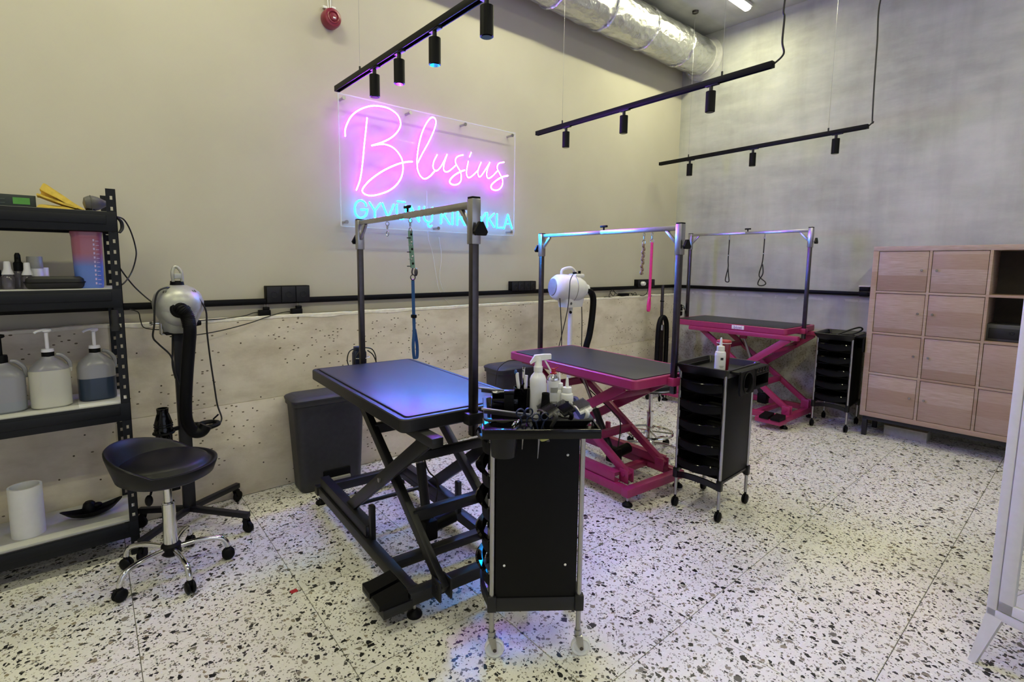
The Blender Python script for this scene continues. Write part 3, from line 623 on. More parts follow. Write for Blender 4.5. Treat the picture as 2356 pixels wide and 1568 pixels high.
# ------------------------------------------------------------------ salon trolleys
def trolley(label, cx, cy, yaw, zt, d, style):
    t = T('salon_trolley', label, 'trolley', (cx, cy, 0), yaw, 'black salon trolleys')
    hw, hd = .135, d/2; clear = style == 'back'; bk = M['black'] if clear else M['blackpl']
    zp = .235
    for x in (-hd, hd):
        for y in (-hw, hw):
            p = G('post', MB().cyl((x, y, .075), (x, y, zt-.03), .0095, n=12), M['steel'], t)
            if clear:
                kx, kz = x+.012, .037
                mb = MB().cyl((x, y, .084), (x, y, .105), .0135, n=14).box(x-.013, y-.017, .080, x+.016, y+.017, .085, .002)
                for q in (-.017, .0145): mb.prism([(x-.013, y+q, .083), (x+.016, y+q, .083), (kx+.009, y+q, kz-.004), (kx, y+q, kz-.010), (kx-.008, y+q, kz-.002)], (0, .0025, 0))
                G('caster_fork', mb, M['steel'], p)
                G('caster_wheel', MB().lathe_axis((kx, y-.010, kz), (0, 1, 0), [(.012, .001), (.026, .004), (.033, .0), (.037, .004), (.037, .016), (.033, .02), (.026, .016), (.012, .019)], 28), M['clearpl'], p)
                G('wheel_hub', MB().cyl((kx, y-.018, kz), (kx, y+.018, kz), .007, n=12), M['dsteel'], p)
            else:
                G('caster_stem', MB().cyl((x, y, .055), (x, y, .085), .007, n=10), M['blackmt'], p)
                G('caster_wheel', MB().ell((x, y-.008, .03), .028, .010, .03, 14, 8).ell((x, y+.008, .03), .028, .010, .03, 14, 8).cyl((x, y-.014, .03), (x, y+.014, .03), .012, n=10), M['blackmt'], p)
    for s in (-1, 1):
        sp = G('side_panel', MB().box(-hd+.012, s*hw-.004, zp, hd-.012, s*hw+.004, zt-.02, .002), M['blackmt'], t)
        for x in (-hd+.045, hd-.055):
            for z in (zp+.13, zt-.14):
                if s < 0 and clear: G('rivet', MB().ell((x, s*hw-.004, z), .005, .003, .005, 12, 6), M['white'], sp)
    # lower frame, bowed at the front
    mb = MB()
    for x in (-hd, hd):
        for y in (-hw, hw): mb.box(x-.017, y-.015, zp-.05, x+.017, y+.015, zp+.012, .005)
    mb.box(-hd+.01, -hw-.008, zp-.012 if not clear else zp-.05, hd-.01, -hw+.008, zp+.004, .003).box(-hd+.01, hw-.008, zp-.012, hd-.01, hw+.008, zp+.004, .003)
    for x, bow in ((-hd, -.035), (hd, 0)):
        mb.strip([V(x, -hw, zp-.035), V(x+bow*.8, -hw*.5, zp-.012), V(x+bow, 0, zp-.006), V(x+bow*.8, hw*.5, zp-.012), V(x, hw, zp-.035)], (0, 0, .034), (.014, 0, 0))
    G('lower_frame', mb, bk, t)
    # five drawers with bowed lips
    h = (zt-.06-zp)/5
    for i in range(5):
        z = zp+.012+i*h; ys = [hw*.93*q/6 for q in range(-6, 7)]
        def fx(y, e=0): return -hd-.012-.028*(1-(y/hw)**2)-e
        mb = MB()
        mb.loft([[V(fx(y)+.004, y, z+.014+.02*(y/hw)**2), V(fx(y), y, z+h*.62), V(fx(y)+.004, y, z+h*.62), V(fx(y)+.008, y, z+.018+.02*(y/hw)**2)] for y in ys])
        mb.box(-hd+.004, -hw*.93, z, hd-.02, hw*.93, z+.005, .001)
        for s in (-1, 1): mb.box(-hd-.012, s*hw*.93-.002, z, hd-.02, s*hw*.93+.002, z+h*.6, .001)
        mb.box(hd-.022, -hw*.93, z, hd-.018, hw*.93, z+h*.6, .001)
        dr = G('drawer', mb, M['blackmt'], t)
        G('drawer_lip', MB().loft([[V(fx(y, .012*(1-(y/hw)**2)), y, z+h*.66), V(fx(y, .022*(1-(y/hw)**2)), y, z+h*.60), V(fx(y), y, z+h*.56), V(fx(y)+.006, y, z+h*.66)] for y in ys]), M['blackgl'], dr)
        G('drawer_runner', MB().box(-hd+.005, hw*.93, z+h*.55, hd-.02, hw-.004, z+h*.6, .001).box(-hd+.005, -hw+.004, z+h*.55, hd-.02, -hw*.93, z+h*.6, .001), M['blackmt'], dr)
    # top tray, hollow, with a flared rim
    mb = MB(); rg = []
    for z, o in ((zt-.055, .008), (zt-.03, .018), (zt-.004, .034), (zt, .032), (zt-.002, .020), (zt-.038, .006), (zt-.040, -.004)): rg.append([V(x, y, z) for x, y in rrect(d+2*o, 2*hw+2*o, .025, 5)])
    mb.loft(rg); G('top_tray', mb, bk, t)
    # tool holder on the side
    yh = -hw-.03
    if style == 'back':
        hx, hy = -.128, -.205
        hp = G('tool_holder', MB().holed((hx+.016, hy+.004, zt-.004), (1, 0, 0), (0, 1, 0), .165, .14, .05, .043, (0, 0, -.005), off=(-.016, -.004)).box(-.03, -.27, zt-.034, hd+.025, -.15, zt-.028, .001)
               .box(-hd-.034, -.276, zt-.034, hd+.03, -.268, zt-.001, .003).box(-hd-.04, -.276, zt-.034, -hd-.032, -.15, zt+.002, .003).box(hd+.024, -.276, zt-.034, hd+.032, -.15, zt-.002, .003), M['blackgl'], t)
        mb = MB(); rg = []
        for r_, z in ((1, -.009), (.93, -.07), (.85, -.115), (.82, -.115), (.9, -.07), (.97, -.009)): rg.append([V(hx+.05*r_*math.cos(q*math.pi/14), hy+.043*r_*math.sin(q*math.pi/14), zt+z) for q in range(28)])
        mb.loft(rg, False); G('dryer_cup', mb, M['blackpl'], hp)
    else:
        mb = MB().box(-hd-.01, -hw-.075, zt-.02, hd+.02, -hw-.01, zt-.006, .004)
        mb.holed((-.085, -hw-.082, zt-.075), (1, 0, 0), (0, 0, 1), .185, .135, .056, .056, (0, .012, 0), off=(0, 0))
        mb.box(.008, -hw-.084, zt-.042, hd+.02, -hw-.07, zt-.008, .003).box(.008, -hw-.084, zt-.13, hd+.02, -hw-.012, zt-.126, .002).box(hd+.014, -hw-.084, zt-.13, hd+.02, -hw-.01, zt-.008, .002).box(.008, -hw-.084, zt-.13, .02, -hw-.01, zt-.02, .002).box(.02, -hw-.016, zt-.13, hd+.015, -hw-.012, zt-.02)
        for z0, z1 in ((zt-.13, zt-.112), (zt-.052, zt-.04)): mb.box(.02, -hw-.086, z0, hd+.018, -hw-.08, z1, .002)
        hp = G('tool_holder', mb, M['blackmt'], t)
        for i in range(4): G('tool_hole', MB().torus((.035+i*.04, -hw-.085, zt-.025), (0, 1, 0), .010, .003, 16, 6).cyl((.035+i*.04, -hw-.084, zt-.025), (.035+i*.04, -hw-.0855, zt-.025), .009, n=14), M['blackgl'], hp)
        G('holder_ring', MB().torus((-.085, -hw-.084, zt-.075), (0, 1, 0), .058, .004, 28, 6), M['blackmt'], hp)
    return t
TR1 = trolley('black trolley loaded with bottles, scissors and brushes, nearest the viewer', 1.369, 1.391, R(-38), .925, .326, 'back')
TR2 = trolley('black five-drawer trolley with a white squeeze bottle and red tumbler on top', 3.0, 1.488, R(1.4), .895, .364, 'front')
TR3 = trolley('black five-drawer trolley beside the oak cabinet, cable lying on top', 5.462, 1.562, R(3), .875, .37, 'front')
p = T('coiled_cable', 'black cable looped on top of the trolley beside the oak cabinet', 'cable', (5.462, 1.562, .835))
G('cable_loop', MB().tube([(5.40, 1.60, .845), (5.47, 1.50, .90), (5.53, 1.44, .925), (5.57, 1.43, .90), (5.56, 1.50, .855), (5.50, 1.58, .845), (5.43, 1.52, .845), (5.50, 1.47, .85), (5.56, 1.55, .845)], .007), M['rubber'], p, world=True)
G('cable_plug', MB().box(5.37, 1.575, .837, 5.42, 1.615, .857, .006), M['blackmt'], p, world=True)

# ------------------------------------------------------------------ bottles and tools on the trolley tops
def squeeze(label, c, h, r, col_, group, cap='cone', labels=True, tip=None):
    t = T('squeeze_bottle', label, 'bottle', c, 0, group); hb = h*.62
    G('bottle_body', MB().lathe((0, 0, 0), [(r*.92, 0), (r, .004), (r, hb*.86), (r*.93, hb*.94), (r*.62, hb), (r*.55, hb+.004)], 24), col_, t)
    G('bottle_cap', MB().lathe((0, 0, hb), [(r*.72, 0), (r*.74, .003), (r*.7, h*.13), (r*.35, h*.145)], 24), M['white'], t)
    G('nozzle_tip', MB().lathe((0, 0, hb+h*.14), [(r*.28, 0), (r*.2, h*.2), (r*.13, h*.24)], 14), tip or M['white'], t)
    if labels:
        f = G('bottle_label', MB().loft([[V(r*1.012*math.cos(a), r*1.012*math.sin(a), z) for a in [R(150+12*i) for i in range(16)]] for z in (hb*.12, hb*.78)], False, False), M['labelw'], t)
        for k, z in enumerate((.70, .30, .24)):
            wd = (.5, .8, .6)[k]; hgt = (.12, .015, .015)[k]
            G('label_print', MB().loft([[V(r*1.022*math.cos(a), r*1.022*math.sin(a), zz) for a in [R(225+60*wd*(i/6-.5)) for i in range(7)]] for zz in (hb*(z-hgt), hb*z)], False, False), M['ink'], f)
    return t
M['labelw'] = mat('paper_label', 'd8d8da', .6, var=.03); M['ink'] = mat('dark_print', '26262e', .6)
def tl(T_, x, y, z): return MW[T_] @ V(x, y, z)
z1 = .8875
# big translucent sprayer
M['transl'] = NT('milky_plastic').set(.3, 0, .5, **{'Subsurface Weight': .35, 'Subsurface Radius': (.02, .02, .025), 'Transmission Weight': .0}).m
M['transl'].node_tree.nodes['Principled BSDF'].inputs['Base Color'].default_value = (.72, .72, .82, 1)
t = T('spray_bottle', 'tall translucent white trigger spray bottle on the near trolley', 'bottle', tl(TR1, .012, .0, z1), R(-36))
G('bottle_body', MB().lathe((0, 0, 0), [(.029, 0), (.031, .006), (.0305, .10), (.031, .125), (.0315, .145), (.027, .158), (.016, .172), (.0155, .18)], 24), M['transl'], t)
G('trigger_head', MB().lathe((0, 0, .176), [(.017, 0), (.0175, .018), (.0145, .022), (.014, .05), (.013, .055)], 18).loft([[V(x, y_, .176+z) for x, y_, z in q] for q in ([(-.030, -.008, .028), (-.030, .008, .028), (-.032, .008, .034), (-.032, -.008, .034)], [(-.012, -.011, .040), (-.012, .011, .040), (-.014, .010, .062), (-.014, -.010, .062)], [(.022, -.011, .045), (.022, .011, .045), (.020, .010, .066), (.020, -.010, .066)], [(.048, -.010, .048), (.048, .010, .048), (.048, .010, .066), (.048, -.010, .066)])]), M['white'], t)
G('trigger_lever', MB().bar((.022, 0, .224), (.048, 0, .178), .012, .006, .001), M['white'], t)
# aerosol can with a red actuator
t = T('aerosol_can', 'silver and white aerosol can with a red nozzle on the near trolley', 'can', tl(TR1, .075, .03, z1))
G('can_body', MB().lathe((0, 0, 0), [(.022, 0), (.024, .004), (.024, .135)], 24), M['labelw'], t, 'white printed can')
G('can_shoulder', MB().lathe((0, 0, .135), [(.024, 0), (.0245, .004), (.022, .014), (.014, .022), (.0125, .026)], 24), M['chrome'], t)
n_ = G('spray_nozzle', MB().lathe((0, 0, .159), [(.013, 0), (.013, .006), (.009, .008), (.009, .022)], 16), M['redpl'] if 'redpl' in M else M['red'], t)
G('nozzle_straw', MB().cyl((0, 0, .178), (.014, -.012, .186), .0022, n=8), M['red'], n_)
for k, z in enumerate((.03, .05, .09)): G('can_print', MB().loft([[V(.0245*math.cos(a), .0245*math.sin(a), zz) for a in [R(200+12*i) for i in range(7)]] for zz in (z, z+(.003, .006, .02)[k])], False, False), M['greypl'], t)
squeeze('white squeeze bottle with a long thin tip, behind the labelled one', tl(TR1, .098, .028, z1), .165, .021, M['white'], 'squeeze bottles', labels=False)
squeeze('white squeeze bottle with a printed label and black tip on the near trolley', tl(TR1, .125, .005, z1), .15, .025, M['white'], 'squeeze bottles', tip=M['white'])
# black cup of combs and clippers
t = T('tool_cup', 'black plastic cup holding combs on the near trolley', 'cup', tl(TR1, -.045, .02, z1))
G('cup_body', MB().lathe((0, 0, 0), [(.026, 0), (.028, .01), (.034, .11), (.032, .11), (.026, .012)], 20), M['blackgl'], t)
for i, (dx, h, m_, nm, lb) in enumerate(((-.018, .165, M['white'], 'comb_handle', 'white curved comb handle with a blue end standing in the black cup'), (.012, .155, M['white'], 'comb_handle', 'white straight comb handle standing in the black cup'), (.004, .185, M['chrome'], 'shear_handle', 'slim metal tool handle standing in the black cup'))):
    b = tl(TR1, -.045+dx*.5, .02+.006*i, z1+.013); e = tl(TR1, -.045+dx*1.2, .025, z1+h)
    q = T(nm, lb, 'tool', b)
    G('tool_grip', MB().tube([b, b.lerp(e, .5)+V(.003, 0, 0), b.lerp(e, .85), e], lambda u: .0065 if u > .4 else .003, 8), m_, q, world=True)
    if i == 0: G('tool_end', MB().ell(e+V(-.003, .004, .002), .007, .006, .01, 10, 6), M['bluepl'] if 'bluepl' in M else M['blueband'], q, 'blue end', world=True)
    if i == 2: G('tool_end', MB().torus(e, (1, -1, 0), .007, .0025, 14, 6).ell(e-V(0, 0, .012), .007, .006, .007, 8, 6), M['rubber'], q, world=True)
def lozenge(name, label, cat, c, r0_, r1_, h, m):
    t = T(name, label, cat, c); G('nozzle_body', MB().lathe((0, 0, 0), [(r0_, 0), (r0_*1.02, .006), (r1_, h*.9), (r1_*1.02, h), (r1_*.85, h), (r1_*.8, h*.95)], 20), m, t); return t
lozenge('dryer_nozzle', 'black conical nozzle standing in front of the spray bottle', 'nozzle', tl(TR1, .035, -.055, z1), .022, .0145, .105, M['blackmt'])
t = T('blade_case', 'upright flat black case beside the tool cup', 'case', tl(TR1, -.10, -.03, z1), R(-40))
G('case_body', MB().box(-.018, -.012, 0, .018, .012, .10, .003), M['blackmt'], t); G('case_lid', MB().box(-.019, -.013, .095, .019, .013, .11, .003), M['blackpl'], t)
t = T('divider_tray', 'black open divider box at the back corner of the near trolley', 'box', tl(TR1, -.115, .03, z1), R(-38))
mb = MB()
for q in ((-.05, -.06, .05, -.056), (-.05, .056, .05, .06), (-.05, -.06, -.046, .06), (.046, -.06, .05, .06)): mb.box(q[0], q[1], 0, q[2], q[3], .075, .001)
mb.box(-.05, -.06, 0, .05, .06, .004, .001); G('tray_body', mb, M['blackgl'], t)
def scissors(label, a, b, m, mh, open_=.22, rr_=.013):
    """a the handle end, b the blade tip"""
    a, b = Vector(a), Vector(b); t = T('scissors', label, 'scissors', a, 0, 'scissors on the near trolley'); d = (b-a); L = d.length; d.normalize(); s = d.cross(V(0, 0, 1)).normalized(); nrm = d.cross(s)
    for k in (-1, 1):
        h = a+s*k*(L*.11); piv = a+d*L*.45
        bl = G('blade', MB().loft([[piv+s*k*.004-nrm*.001, piv-s*k*.004-nrm*.001, piv-s*k*.004+nrm*.001, piv+s*k*.004+nrm*.001], [b+s*k*.001-nrm*.0005, b-s*k*.001-nrm*.0005, b-s*k*.001+nrm*.0005, b+s*k*.001+nrm*.0005]]), m, t, world=True)
        G('handle', MB().tube([piv, piv.lerp(h, .5)+s*k*.002, h+d*rr_], .0032, 8).torus(h, nrm, rr_, .0032, 18, 6), mh, bl, world=True)
    G('pivot_screw', MB().cyl(a+d*L*.45-nrm*.003, a+d*L*.45+nrm*.003, .004, n=10), M['steel'], t, world=True)
    return t
zr = .905
scissors('long silver scissors lying across the back of the near trolley tray', tl(TR1, -.155, .005, .985), tl(TR1, -.02, .055, .965), M['chrome'], M['steel'])
scissors('silver scissors hanging at the front holder of the near trolley', tl(TR1, -.085, -.195, zr+.012), tl(TR1, -.12, -.172, zr-.11), M['steel'], M['chrome'])
scissors('navy-handled scissors beside the silver ones in the front holder', tl(TR1, -.055, -.18, zr+.05), tl(TR1, -.06, -.16, zr-.09), M['steel'], M['navy'], rr_=.014)
scissors('navy ring-handled thinning scissors left of the slicker brushes', tl(TR1, .0, -.185, zr+.035), tl(TR1, -.005, -.17, zr-.12), M['steel'], M['navy'], rr_=.014)
for lb, a_, b_ in (('long steel comb resting across the front edge of the near trolley', (-.205, -.155, .962), (-.03, -.14, .935)), ('long steel comb lying behind the front one on the near trolley', (-.215, -.02, 1.005), (.0, .06, .96))):
    a, b = tl(TR1, *a_), tl(TR1, *b_); t = T('steel_comb', lb, 'comb', a, 0, 'steel combs')
    G('comb_spine', MB().bar(a, b, .006, .008, .002), M['steel'], t, world=True)
    G('comb_teeth', MB().loft([[a.lerp(b, u)+V(0, 0, -.003), a.lerp(b, u)+V(.0, 0, -.016), a.lerp(b, u)+V(.001, .001, -.016), a.lerp(b, u)+V(.001, .001, -.003)] for u in (.05, .95)]), M['dsteel'], t, world=True)
def slicker(label, c, yaw, pitch, back, pad):
    t = T('slicker_brush', label, 'brush', c, 0, 'slicker brushes')
    m = Matrix.Translation(c) @ Matrix.Rotation(yaw, 4, 'Z') @ Matrix.Rotation(pitch, 4, 'Y')
    G('brush_back', MB().loft([[V(x, y, z+.012*(1-(y/.04)**2)) for x, y, z in ((-.024, y, 0), (.024, y, 0), (.024, y, .007), (-.024, y, .007))] for y in (-.042, -.025, 0, .025, .042)]).xf(m), back, t, world=True)
    br = MB()
    for i in range(9):
        for j in range(14):
            x, y = -.02+i*.005, -.038+j*.0058; br.cyl((x, y, .010), (x+.002, y, .026), .0009, n=4)
    o = G('pin_bristles', br.xf(m), pad, t, world=True); o['kind'] = 'stuff'
    G('brush_handle', MB().tube([m @ V(0, -.036, .004), m @ V(0, -.045, -.01), Vector(c)+V(.0, .0, -.075), Vector(c)+V(0, 0, -.11)], .008, 8), back, t, world=True)
slicker('dark grey slicker brush, the left of three at the trolley front', tl(TR1, .035, -.135, .945), R(-15), R(-25), M['greyrub'], M['blackmt'])
slicker('dark slate slicker brush between the grey and the white one', tl(TR1, .095, -.125, .945), R(-20), R(-22), M['blackmt'], M['blackmt'])
slicker('white-backed slicker brush at the corner of the near trolley', tl(TR1, .165, -.10, .945), R(-30), R(-20), M['white'], M['greyrub'])
t = T('comb_handle', 'pale green handle end poking out below the near trolley tray', 'tool', tl(TR1, .02, -.185, .865))
G('handle_end', MB().ell((0, 0, 0), .022, .004, .010, 14, 8, Matrix.Rotation(R(-38), 4, 'Z') @ Matrix.Rotation(R(-25), 4, 'Y')), mat('pale_green_plastic', 'a9ad62', .4), t)
G('handle_neck', MB().tube([(0, 0, .008), (-.003, .006, .03), (-.004, .012, .05)], .0015), M['rubber'], t)
# on the second trolley
z2 = .857
squeeze('white squeeze bottle with a blue-printed label on the five-drawer trolley', tl(TR2, -.09, -.055, z2), .20, .030, M['white'], 'squeeze bottles', tip=M['transl'])
t = T('tumbler', 'dark red lidded tumbler behind the white squeeze bottle', 'cup', tl(TR2, -.02, -.04, z2))
G('tumbler_body', MB().lathe((0, 0, 0), [(.030, 0), (.032, .005), (.039, .16), (.038, .165)], 24), NT('red_translucent').set(.15, 0, .5).m, t)
t.children[0].data.materials[0].node_tree.nodes['Principled BSDF'].inputs['Base Color'].default_value = (.16, .008, .02, 1)
G('tumbler_lid', MB().lathe((0, 0, .163), [(.041, 0), (.042, .008), (.038, .014), (.01, .015)], 24), M['red'], t)
G('lid_band', MB().torus((0, 0, .162), (0, 0, 1), .039, .003, 24, 6), M['white'], t)

# ------------------------------------------------------------------ storage rack at the left
RX0, RX1, RY0, RY1 = -.66, .245, 3.065, 3.415
t = RK = T('storage_rack', 'black boltless steel rack with four pale shelves at the cream wall', 'shelving', (RX0, RY0, 0))
def post(x, y, dx, dy):
    th = .002; w_ = .038; mb = MB()
    # an angle profile whose two webs carry a row of keyholes: each web is built as rungs between two strips
    for ax in (0, 1):
        sgn = dx if ax == 0 else dy
        def bx(u0, u1, z0, z1_):
            if ax == 0: mb.box(min(x, x+sgn*u0) if False else x+sgn*u0, y, z0, x+sgn*u1, y+dy*th, z1_)
            else: mb.box(x, y+sgn*u0, z0, x+dx*th, y+sgn*u1, z1_)
        bx(0, .013, .012, 1.80); bx(.025, w_, .012, 1.80)
        z = .012
        for i in range(35):
            zh = .05+i*.05; bx(.013, .025, z, zh); z = zh+.017
        bx(.013, .025, z, 1.80)
    mb.box(x-.001*dx, y-.001*dy, 0, x+dx*.04, y+dy*.04, .012)
    return mb
for x, dx in ((RX0, 1), (RX1, -1)):
    for y, dy in ((RY0, 1), (RY1, -1)): G('rack_post', post(x, y, dx, dy), M['rackbl'], t, world=True, smooth=0)
SH = {1: 1.695, 2: 1.338, 3: .783, 4: .188}
TOPB = {1: .001, 2: .005, 3: .005, 4: .014}
for k, z in SH.items():
    s_ = G('shelf_board', MB().box(RX0+.004, RY0+.006, z-.012, RX1-.004, RY1-.004, z, .001), M['wboard'], t, world=True)
    for y, dy in ((RY0, -1), (RY1, 1)):
        G('shelf_beam', MB().box(RX0+.002, y+dy*.002, z-.092, RX1-.002, y-dy*(.006 if k == 4 else .0045), z-TOPB[k], .002).box(RX0+.04, y+dy*.008, z-.060, RX1-.042, y+dy*.002, z-.018, .003).box(RX0+.04, y, z-.092, RX1-.04, y-dy*.02, z-.088), M['rackbl'], t, world=True)
    for x, dx in ((RX0, 1), (RX1, -1)): G('end_beam', MB().box(x+dx*.002, RY0+.03, z-.092, x+dx*.008, RY1-.03, z-.014, .002), M['rackbl'], t, world=True)
# top shelf
z = SH[1]
c = at(-20, 476, 1, 3.12); t = T('display_box', 'dark slim box with a green label patch at the end of the top shelf', 'box', (-.135, 3.16, z), R(2))
G('box_body', MB().box(-.19, -.06, 0, .095, .06, .052, .002), mat('dark_green_card', '1d2724', .5), t)
G('label_patch', MB().box(.02, -.0612, .012, .075, -.0595, .04), mat('green_print', '4d8f3a', .5), t, 'green label patch')
for i in range(4): G('print_line', MB().box(-.15, -.061, .014+.008*i, -.005-.02*(i % 2), -.0598, .0165+.008*i), mat('grey_print', '4a5550', .6), t)
t = T('folded_cloth', 'yellow folded cleaning cloth lying on the top shelf of the rack', 'cloth', (.04, 3.14, z))
def q_(px, py): v = at(px, py, 1, 3.085); return V(v.x, 3.085, max(v.z, z+.002))
def layer(top, bot, dep):
    # a soft folded layer: its front outline swept back over the shelf, bulging in the middle
    P, Q = spline([q_(*a) for a in top], 5), spline([q_(*a) for a in bot], 5)
    n = min(len(P), len(Q)); rg = []
    for k_ in range(7):
        u = k_/6; e = .0035*math.sin(u*math.pi)
        rg.append([p_+V(0, dep*u-.008*math.sin(i_*.7), e) for i_, p_ in enumerate(P[:n])]+[p_+V(0, dep*u-.008*math.sin(i_*.7), -e*.2) for i_, p_ in reversed(list(enumerate(Q[:n])))])
    return MB().loft(rg)
for top, bot in (([(97, 424), (106, 423), (140, 446), (170, 466), (196, 482)], [(91, 434), (100, 440), (130, 455), (160, 472), (190, 484)]),
                 ([(83, 445), (92, 446), (120, 457), (150, 467), (180, 477)], [(85, 449), (94, 451), (120, 461), (148, 471), (176, 479)]),
                 ([(88, 471), (100, 470), (130, 473), (155, 476), (172, 482)], [(84, 479), (100, 480.5), (130, 481.5), (155, 482.5), (172, 484)])):
    G('cloth_fold', layer(top, bot, .11), M['yellow'], t, world=True, smooth=60)
G('cloth_fold', MB().loft([[q_(95, 436)+V(0, d, 0), q_(150, 466)+V(0, d, 0), q_(184, 481)+V(0, d, 0), q_(176, 480)+V(0, d, 0), q_(140, 464)+V(0, d, 0), q_(93, 446)+V(0, d, 0)] for d in (.03, .10)]), M['yellow'], t, world=True)
t = T('massage_brush', 'dark grey rubber oval brush beside the rack post on the top shelf', 'brush', (.172, 3.12, z))
G('brush_body', MB().lathe_axis((-.048, 0, .035), (1, .1, .06), [(.004, 0), (.026, .006), (.034, .022), (.035, .04), (.03, .058), (.02, .075), (.012, .09), (.008, .104), (.002, .108)], 22), M['greyrub'], t)
G('brush_band', MB().torus((-.018, 0, .037), (1, .1, .06), .035, .0025, 24, 6), M['greyrub'], t)
G('brush_pad', MB().cyl((-.02, 0, 0), (-.02, 0, .012), .02, n=16), M['blackmt'], t)
# second shelf
z = SH[2]
def small_bottle(label, x, y, h, r, capm, kind):
    t = T('dropper_bottle', label, 'bottle', (x, y, z), 0, 'little bottles on the rack')
    if kind == 'tub':
        G('bottle_body', MB().lathe((0, 0, 0), [(r, 0), (r*1.03, .004), (r*1.03, h*.6), (r*.95, h*.63)], 20), M['labelw'], t)
        G('bottle_cap', MB().lathe((0, 0, h*.63), [(r*1.02, 0), (r*1.02, h*.34), (r*.97, h*.37)], 24), capm, t)
        G('label_print', MB().lathe((0, 0, h*.28), [(r*1.04, 0), (r*1.04, h*.05)], 20, False), M['ink'], t)
    else:
        G('bottle_body', MB().lathe((0, 0, 0), [(r, 0), (r*1.03, .004), (r*1.03, h*.42), (r*.6, h*.52), (r*.55, h*.54)], 20), M['liq'], t)
        G('bottle_cap', MB().lathe((0, 0, h*.52), [(r*.98, 0), (r*.98, h*.03), (r*.62, h*.2), (r*.55, h*.42), (r*.45, h*.46)], 20) if kind == 'cone' else MB().lathe((0, 0, h*.5), [(r*.8, 0), (r*.8, h*.22), (r*.55, h*.26), (r*.5, h*.44), (r*.3, h*.5)], 18).box(-r*.2, -r*1.1, h*.86, r*.2, r*.5, h*.95, .002), capm, t)
    return t
M['liq'] = NT('smoky_bottle').set(.12, 0, .5, Alpha=.72).m; M['liq'].node_tree.nodes['Principled BSDF'].inputs['Base Color'].default_value = (.11, .10, .13, 1)
small_bottle('clear little bottle with a white cone cap, furthest along the shelf', -.152, 3.13, .125, .021, M['white'], 'cone')
small_bottle('clear little bottle with a white cone cap beside the black pouch', -.088, 3.125, .12, .020, M['white'], 'cone')
small_bottle('clear little bottle with a tall black pump cap behind the cone caps', -.118, 3.175, .16, .021, M['blackmt'], 'pump')
small_bottle('white labelled tub bottle with a ridged grey cap on the rack', -.062, 3.185, .145, .028, M['greypl'], 'tub')
small_bottle('small clear bottle half behind the black pouch on the rack', -.04, 3.215, .095, .024, M['white'], 'tub')
small_bottle('clear little bottle with a black cap at the photo edge of the shelf', -.19, 3.17, .115, .02, M['blackmt'], 'pump')
t = T('zip_pouch', 'black rounded zip pouch lying on the second shelf of the rack', 'pouch', (.005, 3.125, z), R(-2))
G('pouch_body', MB().rr((0, 0, 0), [(0, .185, .085, .03), (.01, .205, .10, .035), (.026, .212, .104, .036), (.046, .205, .10, .035), (.056, .18, .08, .03)]), M['rubber'], t)
G('pouch_zip', MB().tube([V(x*1.01, y*1.01, .03) for x, y in rrect(.212, .104, .036, 4)], .003, 6, 1, True, False), M['blackmt'], t)
G('pouch_tab', MB().box(.10, -.012, .022, .118, .012, .036, .004), M['blackmt'], t)
def grad():
    n = NT('pink_to_blue_plastic'); z_ = n.sep(n.obj())[2]; n.set(.18, 0, .5)
    n.col(n.ramp(n.math('DIVIDE', z_, .24), [(.0, '5f7fd0'), (.42, '5f7cc8'), (.56, '8b6a96'), (.68, '9c5f70'), (1, '94566a')])); return n.m
t = T('water_jug', 'pink to blue shaded plastic jug with pale measuring marks', 'jug', (.128, 3.135, z))
KZ = 1.15
mb = MB(); rg = []
for zz, w_, d_ in ((0, .094, .07), (.006, .10, .076), (.18, .108, .08), (.205, .108, .08), (.225, .116, .09), (.228, .114, .088), (.205, .1, .072), (.05, .096, .07)): rg.append([V(x*1.07, y, zz*KZ) for x, y in rrect(w_, d_, .03, 5)])
mb.loft(rg); G('jug_body', mb, grad(), t, 'pink to blue shaded plastic')
mb = MB()
for i in range(11): mb.box(.030, -.0405, .018+.02*i, .042, -.0365, .0205+.02*i).box(.020, -.0415, .018+.02*i, .026, -.0375, .028+.02*i)
G('measuring_mark', mb, mat('pale_print', 'b9a8d8', .5), t)
